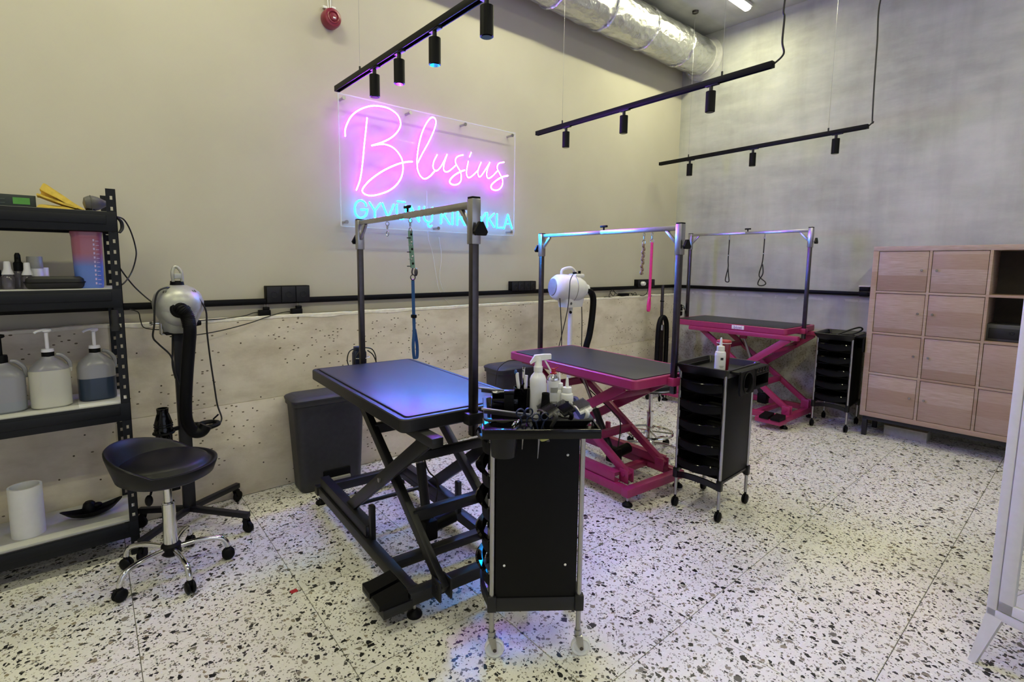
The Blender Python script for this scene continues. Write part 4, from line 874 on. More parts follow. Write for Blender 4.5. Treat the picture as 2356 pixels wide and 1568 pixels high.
# third shelf: jugs of shampoo
z = SH[3]
def jug(label, x, y, hb, fill, fillc, pump, pm):
    t = T('shampoo_jug', label, 'jug', (x, y, z), R(4), 'shampoo jugs on the rack')
    n = NT('jug_plastic'); zz = n.sep(n.obj())[2]
    c = n.ramp(zz, [(0, fillc), (fill*hb, fillc), (fill*hb+.002, '9b9aa0'), (1, '9b9aa0')]) if False else n.mix(n.math('LESS_THAN', zz, fill*hb), '8f8f96', fillc)
    n.col(c).set(.3, 0, .5)
    G('jug_body', MB().rr((0, 0, 0), [(0, .13, .10, .04), (.008, .15, .115, .045), (hb*.7, .152, .117, .045), (hb*.80, .135, .105, .045), (hb*.9, .09, .075, .036), (hb*.97, .052, .05, .024), (hb, .046, .046, .022)], 5), n.m, t)
    G('jug_grip', MB().tube([(.028, 0, hb*1.02), (.05, 0, hb*.99), (.075, 0, hb*.84), (.0745, 0, hb*.66)], .009, 8), n.m, t)
    G('jug_collar', MB().cyl((0, 0, hb-.004), (0, 0, hb+.020), .0235, n=20), M['blackmt'], t)
    G('jug_cap', MB().cyl((0, 0, hb+.020), (0, 0, hb+.034), .024, .022, n=20), pm, t)
    G('pump_stem', MB().cyl((0, 0, hb+.034), (0, 0, hb+.034+pump*.75), .0075, n=12), pm, t)
    G('pump_head', MB().tube([(.018, 0, hb+.034+pump*.86), (-.005, 0, hb+.034+pump*.9), (-.03, 0, hb+.034+pump*.84), (-.042, 0, hb+.034+pump*.76)], .006, 8).ell((.003, 0, hb+.034+pump*.84), .017, .012, .009, 12, 8), pm, t)
jug('shampoo jug with a big black pump at the photo edge', -.205, 3.20, .225, .22, '8a8f98', .10, M['blackmt'])
jug('shampoo jug filled with milky white liquid and a clear pump', -.045, 3.19, .24, .74, 'bdbcb2', .10, M['transl'])
jug('shampoo jug half full of dark blue liquid beside the rack post', .13, 3.23, .235, .48, '27354a', .09, M['transl'])
G('paper_liner', MB().box(.05, 3.075, z-.0, .235, 3.26, z+.0012), M['labelw'], RK, 'white paper lying on the shelf', world=True)
# bottom shelf
z = SH[4]
t = T('paper_tube', 'upright white cardboard tube on the bottom shelf of the rack', 'tube', (-.168, 3.20, z))
G('tube_wall', MB().lathe((0, 0, 0), [(.062, 0), (.062, .235), (.053, .235), (.053, .003)], 28), M['labelw'], t)
t = T('half_moon_tray', 'black half-moon shaped dish with a knob on the bottom shelf', 'dish', (.07, 3.24, z), R(8))
mb = MB(); rg = []
for r_, zz in ((.03, .0), (.10, .012), (.128, .035), (.122, .037), (.095, .018), (.02, .008)): rg.append([V(r_*math.cos(a), -.5*r_*math.sin(a)*(1 if a < math.pi else .35), zz+.022*abs(math.cos(a))**2*(r_/.128)) for a in [2*math.pi*q/28 for q in range(28)]])
mb.loft(rg); G('dish_body', mb, M['blackmt'], t)
G('dish_knob', MB().lathe((-.01, 0, .015), [(.03, 0), (.03, .03), (.024, .052), (.016, .06)], 18).ell((.02, -.01, .05), .022, .016, .014), M['blackmt'], t)
t = T('hanging_glove', 'small black rubber glove hanging on the rack post below the second shelf', 'glove', (.208, 3.06, 1.235))
G('glove_body', MB().loft([[V(x*w_, y*.012, zz) for x, y in rrect(2, 2, .6, 3)] for zz, w_ in ((0, .012), (-.03, .017), (-.06, .013), (-.085, .020), (-.10, .016))]), M['rubber'], t)
# loops of cable hooked on the rack post
t = T('dryer_power_cord', 'thin black cord drooping from the rack post to the grey dryer', 'cord', (.25, 3.2, 1.6))
G('cord_run', MB().tube([at(268, 498, 1, 3.12), at(285, 505, 1, 3.15), at(300, 530, 1, 3.2), at(311, 565, 1, 3.25), at(313, 590, 1, 3.25), at(303, 625, 1, 3.25), at(284, 652, 1, 3.2), at(262, 660, 1, 3.2)], .0035), M['rubber'], t, world=True)
G('cord_run', MB().tube([at(275, 615, 1, 3.2), at(290, 636, 1, 3.24), at(310, 660, 1, 3.27), at(335, 683, 1, 3.27), at(357, 700, 1, 3.24)], .0035), M['rubber'], t, world=True)
for i in range(3): G('cord_coil', MB().tube([at(270-i, 500, 1, 3.12), at(281-2*i, 510, 1, 3.13), at(283-2*i, 525, 1, 3.13), at(276-i, 535, 1, 3.12)], .0045), M['rubber'], t, world=True)
t = T('charger_lead', 'thin black lead running from under the rack shelf along the plinth', 'cord', (.3, 3.3, 1.15))
G('lead_run', MB().tube([at(298, 711, 1, 3.42), at(318, 718, 1, 3.425), at(323, 735, 1, 3.425), at(330, 752, 1, 3.42), at(350, 757, 1, 3.35), at(372, 758, 1, 3.28)], .0028), M['rubber'], t, world=True)

# ------------------------------------------------------------------ sockets, chargers
def sockets(label, x0, x1, z0, z1_, n):
    t = T('power_strip', label, 'socket strip', ((x0+x1)/2, YW, z0))
    G('strip_body', MB().box(x0, 3.448, z0, x1, YW, z1_, .004), M['blackmt'], t, world=True); w_ = (x1-x0)/n
    for i in range(n):
        cx = x0+w_*(i+.5); 
        G('socket_face', MB().box(cx-w_*.47, 3.445, z0+.006, cx+w_*.47, 3.449, z1_-.006, .002).torus((cx, 3.4445, (z0+z1_)/2), (0, 1, 0), .019, .002, 20, 6).cyl((cx, 3.4455, (z0+z1_)/2), (cx, 3.4445, (z0+z1_)/2), .018, n=18), M['black'], t, world=True)
    return t
sockets('wide black socket strip on the rail left of the neon sign', 1.012, 1.287, 1.205, 1.317, 3)
sockets('black socket strip of four outlets right of the neon sign', 3.09, 3.388, 1.228, 1.316, 4)
t = sockets('black socket strip near the room corner with a white plug in it', 4.99, 5.323, 1.215, 1.308, 3)
q = T('mains_plug', 'white round mains plug in the corner socket strip', 'plug', (5.06, 3.44, 1.262))
G('plug_body', MB().lathe_axis((0, .004, 0), (0, -1, 0), [(.024, 0), (.024, .03), (.019, .042)], 20), M['white'], q)
G('plug_cable', MB().tube([(0, -.03, 0), (.045, -.04, .012), (.07, -.035, -.01), (.075, -.025, -.08), (.06, -.02, -.115), (.0, -.02, -.135), (-.06, -.02, -.13)], .004), M['rubber'], q)
t = T('wall_outlet', 'white and black double outlet on the concrete wall by the oak cabinet', 'socket', (XW, 1.49, 1.23))
G('outlet_body', MB().box(-.045, -.04, .012, 0, .04, .055, .004).box(-.047, -.035, -.035, 0, .035, .01, .004), M['blackmt'], t)
G('outlet_frame', MB().box(-.042, -.046, .056, 0, .046, .064, .002), M['white'], t); G('outlet_shelf', MB().box(-.042, -.046, .004, 0, .046, .012, .002), M['dsteel'], t)
def charger(label, x, z0, dx):
    t = T('plug_charger', label, 'charger', (x, 3.465, z0), 0, 'chargers on the plinth ledge')
    G('charger_body', MB().box(-.035, -.02, 0, .035, .02, .038, .005), M['blackmt'], t)
    G('charger_plug', MB().box(dx-.018, -.014, .037, dx+.018, .014, .056, .004), M['blackmt'], t)
    for s in (-.009, .009): G('plug_pin', MB().cyl((dx+s, 0, .055), (dx+s, 0, .075), .0024, n=8), M['steel'], t)
    G('charger_cable', MB().tube([(-.033, -.004, .026), (-.07, -.006, .022), (-.12, -.01, .008), (-.22, -.03, -.0), (-.36, -.045, -.002), (-.5, -.12, -.01)] if dx > 0 and x < 1.1 else [(-.033, -.004, .02), (-.1, -.012, .015), (-.2, -.04, -.005), (-.3, -.07, -.03), (-.45, -.09, -.06), (-.6, -.12, -.075), (-.74, -.16, -.07)], .003), M['rubber'], t)
charger('square black plug charger on the ledge below the wide socket strip, the left of two', 1.0, 1.128, .012)
charger('flat black plug charger on the ledge, the right of two', 1.20, 1.128, .016)
t = T('power_adapter', 'black laptop-style adapter with tangled cable on the ledge', 'adapter', (4.74, 3.455, 1.13))
G('adapter_body', MB().box(-.075, -.022, .0, .075, .022, .032, .005), M['blackmt'], t)
G('adapter_cable', MB().tube([(-.075, 0, .016), (-.13, -.005, .03), (-.2, -.01, .06), (-.24, 0, .055), (-.2, -.01, .01), (-.17, -.012, .04), (-.22, -.01, .075), (-.27, -.012, .01), (-.22, -.02, -.01), (-.3, -.02, .004), (-.36, -.015, .003)], .0032), M['rubber'], t)
G('adapter_cable', MB().tube([(.075, 0, .016), (.12, -.004, .03), (.16, -.01, .0), (.13, -.01, .03), (.18, -.012, .01), (.22, -.01, .012), (.2, -.01, .035), (.16, -.012, .012), (.24, -.012, .004)], .0032), M['rubber'], t)

# ------------------------------------------------------------------ black saddle stool in front of the rack
def stool_base(t, cx, cy, r, angs, z_hub, cm, leg_r=.0125):
    G('base_hub', MB().lathe((cx, cy, z_hub-.035), [(.03, 0), (.042, .012), (.042, .05), (.032, .062)], 20), cm, t)
    for a in angs:
        d = V(math.cos(R(a)), math.sin(R(a)), 0); c = V(cx, cy, 0)
        l = G('base_leg', MB().tube([c+d*.03+V(0, 0, z_hub), c+d*r*.55+V(0, 0, z_hub+.006), c+d*r*.86+V(0, 0, z_hub-.008), c+d*r*.97+V(0, 0, z_hub-.035), c+d*r+V(0, 0, .062)], leg_r, 10), M['chrome'], t)
        s_ = d.cross(V(0, 0, 1))
        w_ = G('caster', MB().ell(c+d*r+V(0, 0, .029)+s_*.011, .029, .012, .029, 16, 8, Matrix.Rotation(R(a), 4, 'Z')).ell(c+d*r+V(0, 0, .029)-s_*.011, .029, .012, .029, 16, 8, Matrix.Rotation(R(a), 4, 'Z')).cyl(c+d*r+V(0, 0, .04), c+d*r+V(0, 0, .066), .013, n=12), M['blackmt'], t)
SX, SY = .338, 2.767
t = T('salon_stool', 'black saddle stool with low curved back on a chrome star base', 'stool', (SX, SY, 0))
stool_base(t, 0, 0, .235, [206+72*i for i in range(5)], .125, M['blackmt'])
G('gas_column', MB().cyl((0, 0, .14), (0, 0, .345), .030, .0275, n=20), M['chrome'], t)
G('gas_piston', MB().cyl((0, 0, .34), (0, 0, .50), .0175, n=16).torus((0, 0, .347), (0, 0, 1), .022, .005, 18, 6), M['chrome'], t)
th0 = R(150); mb = MB(); rings = []; N = 48
def hb(a):
    c_ = math.cos(a-th0); return .092*max(0, (c_+.12)/1.12)**.8
prof = [(.45, .468, 0), (.80, .472, 0), (.95, .488, .1), (1.0, .515, .45), (1.03, .532, .9), (1.03, .540, 1.0), (1.0, .543, 1.03), (.955, .539, .96), (.92, .534, .7), (.885, .533, .35), (.865, .536, .12), (.84, .549, .02), (.76, .561, 0), (.5, .569, 0), (.2, .571, 0), (.04, .571, 0)]
for k, zz, f_ in prof:
    rings.append([V(.205*k*math.cos(2*math.pi*i/N)*(1+.10*f_*hb(2*math.pi*i/N)/.092), .205*k*math.sin(2*math.pi*i/N)*(1+.10*f_*hb(2*math.pi*i/N)/.092), zz+f_*hb(2*math.pi*i/N)) for i in range(N)])
mb.loft(rings); G('seat', mb, M['leather'], t, smooth=60)
G('seat_plate', MB().box(-.08, -.08, .455, .08, .08, .472, .004), M['blackmt'], t)
G('height_lever', MB().tube([(0, 0, .458), (-.06, -.06, .45), (-.075, -.075, .43)], .005).ell((-.082, -.083, .41), .016, .014, .026), M['blackmt'], t)

# stool with a foot ring behind the middle table
t = T('salon_stool', 'round black-seated chrome stool with a foot ring behind the middle pink table', 'stool', (3.483, 2.249, 0))
stool_base(t, 0, 0, .24, [215+72*i for i in range(5)], .085, M['chrome'], .0115)
G('gas_column', MB().cyl((0, 0, .09), (0, 0, .32), .024, n=18).cyl((0, 0, .32), (0, 0, .335), .028, n=18), M['chrome'], t)
G('gas_piston', MB().cyl((0, 0, .33), (0, 0, .51), .014, n=14), M['chrome'], t)
mb = MB().torus((0, 0, .165), (0, 0, 1), .175, .010, 40, 8)
for i in range(5): mb.cyl((.02*math.cos(R(72*i+20)), .02*math.sin(R(72*i+20)), .175), (.175*math.cos(R(72*i+20)), .175*math.sin(R(72*i+20)), .165), .007, n=8)
G('foot_ring', mb, M['chrome'], t)
G('seat', MB().lathe((0, 0, .505), [(.14, 0), (.165, .008), (.172, .03), (.165, .055), (.13, .066), (.01, .07)], 36), M['leather'], t)
G('seat_band', MB().torus((0, 0, .528), (0, 0, 1), .172, .006, 40, 6), M['steel'], t)
G('height_lever', MB().tube([(0, 0, .50), (.05, -.03, .48), (.06, -.035, .45)], .004).ell((.062, -.037, .43), .012, .01, .024), M['blackmt'], t)

# ------------------------------------------------------------------ grey dryer on a black stand
DX_, DY_ = .49, 3.21
t = T('dryer_stand', 'black four-legged rolling stand carrying the grey blow dryer', 'stand', (DX_, DY_, 0))
for ex, ey in ((.709, 2.945), (.765, 3.375), (.29, 3.36), (.25, 2.985)):
    d = V(ex-DX_, ey-DY_, 0); L = d.length; d.normalize()
    l = G('stand_leg', MB().bar(d*.0+V(0, 0, .105), d*(L+.02)+V(0, 0, .098), .032, .03, .004), M['black'], t)
    e = d*L; s_ = d.cross(V(0, 0, 1))
    G('caster', MB().cyl(e+V(0, 0, .07), e+V(0, 0, .088), .016, n=14).bar(e+s_*.014+V(0, 0, .075), e+s_*.014+V(0, 0, .035)+d*.012, .004, .026, 0, d).bar(e-s_*.014+V(0, 0, .075), e-s_*.014+V(0, 0, .035)+d*.012, .004, .026, 0, d).lathe_axis(e+d*.012+V(0, 0, .031)-s_*.010, s_, [(.026, 0), (.031, .004), (.031, .016), (.026, .02)], 20), M['blackmt'], l)
G('stand_column', MB().box(-.03, -.02, .09, .03, .02, 1.10, .004), M['black'], t)
G('dryer_bracket', MB().box(-.085, -.035, 1.085, .075, .035, 1.09, .001).box(-.085, -.035, 1.085, -.08, .035, 1.18, .001).box(.07, -.035, 1.085, .075, .035, 1.18, .001), M['steel'], t)
k = G('bracket_knob', MB().cyl((-.115, 0, 1.145), (-.085, 0, 1.145), .008, n=12).lathe_axis((-.13, 0, 1.145), (1, 0, 0), [(.01, 0), (.013, .006), (.008, .014)], 14), M['chrome'], t)
G('knob_bolt', MB().cyl((-.08, -.02, 1.145), (-.04, -.02, 1.145), .009, n=12).cyl((.075, 0, 1.135), (.105, 0, 1.135), .02, .014, n=14), M['blackmt'], t)
G('nozzle_cradle', MB().torus((-.105, -.06, .575), (0, 0, 1), .046, .006, 24, 6).bar((-.06, -.03, .575), (-.03, -.015, .575), .02, .02, .003), M['blackmt'], t)
G('hose_cradle', MB().torus((.105, -.05, .575), (0, 0, 1), .05, .012, 24, 8).bar((.03, -.015, .575), (.06, -.03, .575), .03, .03, .003).bar((.13, -.05, .60), (.155, -.06, .625), .01, .008), M['blackmt'], t)
t = T('blow_dryer', 'grey bell-shaped blow dryer with a clip handle on the black stand', 'dryer', (DX_, DY_-.02, 1.09))
mb = MB(); rg = []
for zz, r_, dy_ in ((.002, .06, 0), (.01, .074, 0), (.05, .082, 0), (.085, .098, -.004), (.125, .115, -.008), (.165, .118, -.010), (.205, .106, -.008), (.235, .08, -.004), (.252, .045, 0), (.257, .012, 0)): rg.append([V(r_*math.cos(2*math.pi*i/32), dy_+r_*1.02*math.sin(2*math.pi*i/32), zz) for i in range(32)])
mb.loft(rg); G('dryer_body', mb, M['silver'], t, smooth=50)
fd = V(-.05, -.97, .16).normalized(); fc = V(-.008, -.088, .13)
G('front_ring', MB().lathe_axis(fc-fd*.02, fd, [(.085, 0), (.078, .02), (.06, .034), (.045, .040)], 32, False), M['silver'], t)
G('hose_socket', MB().lathe_axis(fc+fd*.01, fd, [(.046, 0), (.046, .022), (.038, .03), (.034, .03)], 28), M['blackmt'], t)
G('dryer_foot', MB().box(-.07, -.05, -.004, .062, .05, .012, .004), M['blackmt'], t)
G('clip_handle', MB().cyl((.0, -.005, .25), (.0, -.005, .275), .034, .03, n=18), M['blackmt'], t)
G('hose_clip', MB().tube([(-.02, -.03, .272), (-.022, -.03, .315), (-.012, -.02, .345), (.004, -.02, .345), (.018, -.03, .32), (.02, -.03, .272)], .008, 8).box(-.016, -.04, .285, .018, -.028, .315, .004), M['silver'], t)
for s in (-1, 1):
    mb = MB()
    for i in range(3): mb.box(-.016+.012*i, -.002, 0, -.010+.012*i, .002, .014, .001)
    G('vent_slot', mb.xf(Matrix.Translation((s*.062, -.078, .218)) @ Matrix.Rotation(R(s*28), 4, 'Z') @ Matrix.Rotation(R(-48), 4, 'X')), M['greyrub'], t)
hw_ = MW[t] @ fc; hp_ = [hw_+fd*.015, hw_+fd*.055+V(.004, 0, -.006), at(431, 728, 1, 3.045), at(437, 755, 1, 3.03), at(435, 795, 1, 3.05), at(430, 860, 1, 3.06), at(427, 930, 1, 3.07), at(430, 968, 1, 3.08), at(445, 992, 1, 3.085), at(464, 992, 1, 3.08), at(474, 978, 1, 3.08)]
G('dryer_hose', MB().tube(hp_, .030, 14, 6), M['blackmt'], t, 'black flexible hose', world=True)
hs = spline(hp_[:4], 8); mb = MB()
for i in range(1, len(hs)-2): mb.torus(hs[i], hs[i+1]-hs[i], .0305, .0028, 18, 5)
G('hose_rib', mb, M['blackmt'], t, world=True)
for pts in ([(397, 662, 3.16), (380, 662, 3.12), (363, 672, 3.11), (356, 700, 3.11), (355, 745, 3.12), (352, 775, 3.14), (366, 792, 3.15), (393, 818, 3.16), (401, 850, 3.16), (411, 885, 3.16)],
            [(422, 663, 3.16), (440, 668, 3.12), (458, 688, 3.11), (474, 715, 3.12), (476, 760, 3.15), (483, 820, 3.2), (492, 880, 3.22), (500, 930, 3.22), (510, 962, 3.2), (500, 978, 3.16), (484, 986, 3.13)],
            [(397, 760, 3.2), (397, 800, 3.19), (397, 840, 3.18), (404, 870, 3.17)]):
    G('dryer_cord', MB().tube([at(*p[:2], 1, p[2]) for p in pts], .0045), M['rubber'], t, world=True)
t = T('dryer_nozzle', 'large ribbed black dryer nozzle held at the side of the dryer stand', 'nozzle', (DX_-.105, DY_-.06, .48))
G('nozzle_body', MB().lathe((0, 0, 0), [(.036, 0), (.038, .005), (.038, .09), (.044, .095), (.044, .115), (.041, .12), (.041, .15), (.030, .19), (.026, .20), (.028, .225), (.023, .225), (.020, .2)], 24), M['blackgl'], t)
G('nozzle_rib', MB().torus((0, 0, .13), (0, 0, 1), .0415, .003, 24, 6).torus((0, 0, .142), (0, 0, 1), .041, .003, 24, 6), M['blackmt'], t)
t = T('hanging_nozzle', 'flat black nozzle hanging low on the dryer stand under the stool seat', 'nozzle', (DX_-.07, DY_-.05, .25))
G('nozzle_body', MB().rr((0, 0, 0), [(0, .05, .03, .01), (.02, .052, .034, .012), (.18, .044, .04, .018), (.2, .044, .044, .02)]), M['blackmt'], t)

# ------------------------------------------------------------------ pedal bins
def bin_(label, cx, cy, yaw, w0, d0, w1, d1, h, pedal):
    t = T('pedal_bin', label, 'bin', (cx, cy, 0), yaw, 'grey pedal bins')
    G('bin_body', MB().rr((0, 0, 0), [(0, w0-.02, d0-.02, .04), (.012, w0, d0, .045), (h-.05, w1-.02, d1-.02, .05), (h-.045, w1, d1, .05), (h-.02, w1, d1, .05)], 5), M['bin'], t)
    G('bin_lid', MB().rr((0, 0, 0), [(h-.022, w1+.006, d1+.006, .05), (h-.008, w1+.012, d1+.012, .052), (h, w1, d1, .05), (h+.012, w1-.05, d1-.05, .04)], 5), M['bin'], t)
    if pedal:
        p = G('pedal_recess', MB().box(-.065, -d0/2-.012, .03, .115, -d0/2+.01, .125, .008), M['blackmt'], t)
        G('bin_pedal', MB().box(-.058, -d0/2-.03, .05, .108, -d0/2-.008, .075, .005), M['greypl'], p, 'light grey pedal')
    return t
bin_('tall dark grey pedal bin behind the black grooming table', 1.315, 3.295, R(-4), .40, .20, .48, .235, .615, True)
bin_('dark grey pedal bin half hidden by the middle pink table', 2.86, 3.19, R(-6), .34, .22, .41, .26, .63, False)
t = T('bin_cable', 'thin black cable lying over the lid of the bin behind the pink table', 'cable', (2.7, 3.1, .6))
G('cable_run', MB().tube([at(1140, 885, 1, 3.05), at(1142, 865, 1, 3.05), at(1146, 848, 1, 3.05), at(1158, 836, 1, 3.06), at(1172, 829, 1, 3.1), at(1195, 829, 1, 3.12)], .0035), M['rubber'], t, world=True)

# ------------------------------------------------------------------ white dryer on a white stand
t = T('dryer_stand', 'white pole stand with a low wheeled base under the white dryer', 'stand', (3.39, 3.02, 0))
G('stand_pole', MB().cyl((0, 0, .08), (0, 0, 1.12), .02, n=18), M['white'], t)
for a in (-12, 62, 132, 282):
    d = V(math.cos(R(a)), math.sin(R(a)), 0); l = G('stand_leg', MB().bar(d*.0+V(0, 0, .085), d*.36+V(0, 0, .075), .035, .025, .004), M['white'], t)
    s_ = d.cross(V(0, 0, 1)); G('caster', MB().lathe_axis(d*.35+V(0, 0, .03)-s_*.012, s_, [(.026, 0), (.03, .004), (.03, .02), (.026, .024)], 18).cyl(d*.35+V(0, 0, .04), d*.35+V(0, 0, .075), .012, n=10), M['blackmt'], l)
G('pole_knob', MB().cyl((-.03, -.03, 1.06), (0, 0, 1.06), .012, n=12), M['blackmt'], t)
t = T('blow_dryer', 'white barrel-shaped blow dryer with a thick black hose', 'dryer', (3.39, 3.02, 1.12))
ax = V(.95, -.30, -.08).normalized(); c0 = V(-.02, 0, .145)
G('dryer_body', MB().lathe_axis(c0-ax*.17, ax, [(.06, 0), (.088, .012), (.108, .04), (.116, .09), (.116, .19), (.104, .25), (.08, .30), (.05, .33), (.046, .35)], 32), M['white'], t, smooth=50)
G('rear_grille', MB().lathe_axis(c0-ax*.172, ax, [(.02, -.004), (.07, 0), (.075, .01)], 28), M['greypl'], t)
G('body_seam', MB().torus(c0+ax*.02, ax, .1165, .003, 32, 6), M['greypl'], t)
G('carry_handle', MB().tube([c0-ax*.08+V(0, 0, .10), c0-ax*.07+V(0, 0, .155), c0+ax*.02+V(0, 0, .175), c0+ax*.07+V(0, 0, .12)], .012, 10), M['white'], t)
G('switch_panel', MB().box(c0.x+.01, c0.y-.06, c0.z+.09, c0.x+.13, c0.y+.03, c0.z+.125, .012), M['white'], t)
G('control_knob', MB().cyl(c0+V(.03, -.03, .12), c0+V(.03, -.03, .14), .018, n=14).cyl(c0+V(.09, -.03, .12), c0+V(.09, -.03, .15), .012, n=12).box(c0.x+.02, c0.y-.04, c0.z+.12, c0.x+.10, c0.y-.02, c0.z+.13, .003), M['blackmt'], t)
mb = MB().rr((0, 0, 0), [(-.015, .20, .11, .02), (.03, .22, .12, .02), (.06, .24, .13, .03)]); G('dryer_cradle', mb, M['white'], t)
G('cradle_button', MB().ell((-.06, -.061, .02), .012, .005, .012, 12, 6), M['greyrub'], t)
hp_ = [at(1336, 668, 1, 2.97), at(1348, 667, 1, 2.95), at(1360, 673, 1, 2.94), at(1365, 690, 1, 2.93), at(1362, 730, 1, 2.93), at(1356, 770, 1, 2.93), at(1348, 800, 1, 2.94), at(1340, 850, 1, 2.96)]
G('dryer_hose', MB().tube(hp_, .028, 14, 6), M['blackmt'], t, 'thick black hose', world=True)
for pts in ([(1288, 685, 3.0), (1290, 720, 3.0), (1292, 760, 3.0), (1292, 800, 3.0)], [(1318, 632, 2.93), (1312, 645, 2.91), (1310, 670, 2.90), (1306, 710, 2.92), (1295, 760, 2.96), (1285, 800, 3.0)], [(1338, 690, 3.0), (1339, 740, 3.0), (1338, 798, 3.0)]):
    G('dryer_cord', MB().tube([at(*p[:2], 1, p[2]) for p in pts], .004), M['rubber'], t, world=True)
# ------------------------------------------------------------------ empty pole stand with a looped hose near the corner
t = T('hose_stand', 'steel pole stand with a black hose looped over it near the corner', 'stand', (5.10, 3.2, 0))
HX = V(5.10, 3.2, 0)
G('stand_pole', MB().cyl((0, 0, .80), (0, 0, 1.255), .017, n=16), M['dsteel'], t)
G('pole_sleeve', MB().box(-.03, -.022, .08, .03, .022, .76, .004), M['dsteel'], t)
G('pole_collar', MB().cyl((0, 0, .755), (0, 0, .815), .033, n=18), M['steel'], t)
G('height_clip', MB().torus((0, 0, 1.075), (0, 0, 1), .019, .005, 18, 6).bar((0, 0, 1.075), (-.05, -.01, 1.08), .008, .01), M['blackmt'], t)
G('hose_loop', MB().tube([(-.095, -.02, .12), (-.092, -.02, .45), (-.085, -.02, .76), (-.055, -.02, .87), (0, -.02, .90), (.05, -.02, .87), (.08, -.02, .77), (.085, -.02, .45), (.085, -.02, .38)], .026, 12), M['blackmt'], t)
for a, q in ((0, .22), (90, .2), (180, .22), (270, .075)):
    d = V(math.cos(R(a)), math.sin(R(a)), 0)*(q/.22); l = G('stand_leg', MB().bar(d*0+V(0, 0, .085), d*.22+V(0, 0, .075), .035, .022, .003), M['black'], t)
    s_ = d.cross(V(0, 0, 1)).normalized(); G('caster', MB().lathe_axis(d*.21+V(0, 0, .03)-s_*.012, s_, [(.026, 0), (.03, .004), (.03, .02), (.026, .024)], 16).cyl(d*.21+V(0, 0, .04), d*.21+V(0, 0, .07), .012, n=10), M['blackmt'], l)

# ------------------------------------------------------------------ oak cube cabinet
KX, KY, KB, KT = 5.322, 1.332, .178, 1.643; PT = .3549; WD = .04; CW = PT-.018
KY1 = KY-2*WD-3*CW-2*.018
t = T('cube_cabinet', 'stained oak cube cabinet with small square doors on a black frame', 'cabinet', (KX, (KY+KY1)/2, 0))
D0, D1 = KX, KX+.385
for nm, a in (('side_panel', (D0, KY-WD, KB+.04, D1, KY, KT-.04)), ('side_panel', (D0, KY1, KB+.04, D1, KY1+WD, KT-.04)), ('top_panel', (D0, KY1, KT-.04, D1, KY, KT)), ('bottom_panel', (D0, KY1, KB, D1, KY, KB+.04))):
    G(nm, MB().box(*a, .0012), M['oak'], t, world=True)
ROW = (KT-KB-.08-3*.018)/4
for i in range(2): y = KY-WD-CW*(i+1)-.018*i; G('divider', MB().box(D0+.001, y-.018, KB+.04, D1, y, KT-.04, .0008), M['oak'], t, world=True)
for c_ in range(3):
    ya = KY-WD-c_*PT
    for r_ in range(3):
        z = KT-.04-ROW*(r_+1)-.018*r_; G('cabinet_shelf', MB().box(D0+.001, ya-CW, z-.018, D1-.002, ya, z, .0006), M['oak'], t, world=True)
    for r_ in range(4):
        zt_ = KT-.04-(ROW+.018)*r_
        if c_ == 2 and r_ < 2: continue
        g = .0035
        d_ = G('cabinet_door', MB().box(D0+.006, ya-CW+g, zt_-ROW+g, D0+.024, ya-g, zt_-g, .001), M['oak'], t, world=True)
        kx = ya-CW+.038 if c_ in (0, 2) else ya-.038
        G('door_knob', MB().lathe_axis((D0+.006, kx, zt_-ROW*.47), (-1, 0, 0), [(.005, 0), (.005, .012), (.0085, .014), (.0095, .02), (.007, .024)], 16), M['steel'], d_, 'small pale metal knob', world=True)
G('back_panel', MB().box(D1-.006, KY1+.01, KB+.02, D1, KY-.01, KT-.02), mat('dark_cabinet_back', '3a322d', .7), t, world=True)
mb = MB().box(D0+.015, KY1+.02, KB-.035, D0+.05, KY-.02, KB, .003).box(D1-.05, KY1+.02, KB-.035, D1-.015, KY-.02, KB, .003)
for y in (KY-.055, KY1+.02): mb.box(D0+.015, y, KB-.035, D1-.015, y+.035, KB, .003)
G('underframe', mb, M['black'], t, world=True)
for x in (D0+.015, D1-.05):
    for y in (KY-.055, KY1+.02): G('leg', MB().box(x, y, 0, x+.035, y+.035, KB-.03, .003), M['black'], t, world=True)
t = T('label_printer', 'dark grey box-shaped printer in an open cube of the oak cabinet', 'printer', (5.5, .50, KT-.04-2*ROW-.018))
G('printer_body', MB().box(-.11, -.13, .0, .12, .09, .13, .01), mat('dark_grey_case', '3b3b3e', .4), t); G('printer_front', MB().box(-.113, -.11, .02, -.108, .07, .10, .003).torus((-.114, -.06, .07), (1, 0, 0), .012, .003, 16, 6), M['black'], t)
t = T('flat_box', 'low pale box lying under the oak cabinet', 'box', (5.58, 1.03, 0))
G('box_body', MB().box(-.08, -.145, .0, .1, .155, .082, .002), mat('pale_card', 'a39f98', .7), t); G('box_lid', MB().box(-.081, -.146, .078, .101, .156, .086, .001), mat('pale_card_lid', 'a8a49d', .7), t)

# ------------------------------------------------------------------ white glass cabinet at the right edge
GX, GY = 2.545, .190; ga = math.atan2(-.105, -.035)           # the long visible face runs towards the viewer's right
fx_, fy_ = V(math.cos(R(-108)), math.sin(R(-108)), 0), V(math.cos(R(-18)), math.sin(R(-18)), 0)
t = T('glass_cabinet', 'white metal display cabinet with glass doors on splayed legs', 'cabinet', (GX, GY, 0), R(-108))
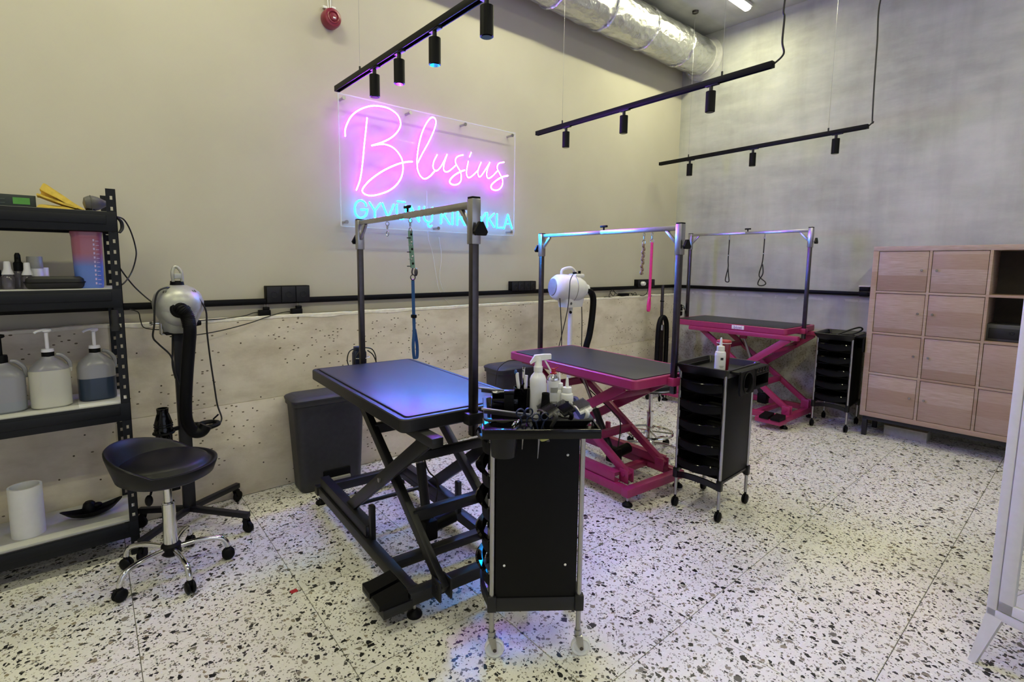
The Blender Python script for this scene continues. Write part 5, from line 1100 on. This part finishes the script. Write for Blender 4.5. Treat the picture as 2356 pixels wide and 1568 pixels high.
# local x along the door front, local y into the cabinet
H0, H1, LW, LD = .20, 1.62, .70, .36
mb = MB()
for x in (0, LW-.03):
    for y in (0, LD-.03): G('corner_post', MB().box(x, y, H0, x+.03, y+.03, H1, .003), M['whitepaint'], t)
G('base_tray', MB().box(0, 0, H0-.006, LW, LD, H0+.03, .004), M['whitepaint'], t); G('top_plate', MB().box(0, 0, H1-.03, LW, LD, H1, .004), M['whitepaint'], t)
for x0 in (.034, LW/2+.002):
    x1_ = x0+LW/2-.036
    mb = MB().box(x0, -.004, H0+.034, x0+.042, .014, H1-.034, .002).box(x1_-.042, -.004, H0+.034, x1_, .014, H1-.034, .002).box(x0, -.004, H0+.034, x1_, .014, H0+.072, .002).box(x0, -.004, H1-.072, x1_, .014, H1-.034, .002)
    d_ = G('door_frame', mb, M['whitepaint'], t); G('door_glass', MB().box(x0+.04, .004, H0+.07, x1_-.04, .008, H1-.07), M['glass'], d_)
G('side_glass', MB().box(.012, .03, H0+.03, .016, LD-.03, H1-.03), M['glass'], t); G('side_glass', MB().box(LW-.016, .03, H0+.03, LW-.012, LD-.03, H1-.03), M['glass'], t)
G('back_sheet', MB().box(.03, LD-.01, H0+.03, LW-.03, LD-.006, H1-.03), M['whitepaint'], t)
for z in (.55, .90, 1.25): G('glass_shelf', MB().box(.02, .025, z, LW-.02, LD-.02, z+.006, .001), EDGE, t)
for x, sx_ in ((.0, -1), (LW, 1)):
    for y, sy_ in ((.0, -1), (LD, 1)):
        xi, yi = (x, y); w_ = .048
        G('splayed_leg', MB().loft([[V(xi-sx_*a, yi-sy_*b, H0) for a, b in ((0, 0), (w_, 0), (w_, .03), (.03, .03), (.03, w_), (0, w_))], [V(xi+sx_*.025-sx_*a*.45, yi+sy_*.025-sy_*b*.45, 0) for a, b in ((0, 0), (w_, 0), (w_, .05), (.05, .05), (.05, w_), (0, w_))]]), M['whitepaint'], t)
t = T('wire_basket', 'small white wire basket inside the glass cabinet', 'basket', MW[t] @ V(.26, .19, .556), R(-108))
mb = MB()
for zz, k in ((.0, .9), (.05, .95), (.1, 1)): mb.tube([V(x*k, y*k, zz) for x, y in rrect(.2, .16, .03, 3)], .003, 6, 1, True, False)
for x, y in rrect(.2, .16, .03, 3): mb.cyl((x*.9, y*.9, 0), (x, y, .1), .002, n=6)
G('basket_wire', mb, M['white'], t)

# ------------------------------------------------------------------ little things on the floor
TM('floor_sticker', 'small red square sticker on a floor joint in front of the black table', 'sticker', MB().box(.712, 2.243, .0, .742, 2.268, .0012), mat('red_sticker', 'a81f2c', .5), origin=(.727, 2.255, 0))
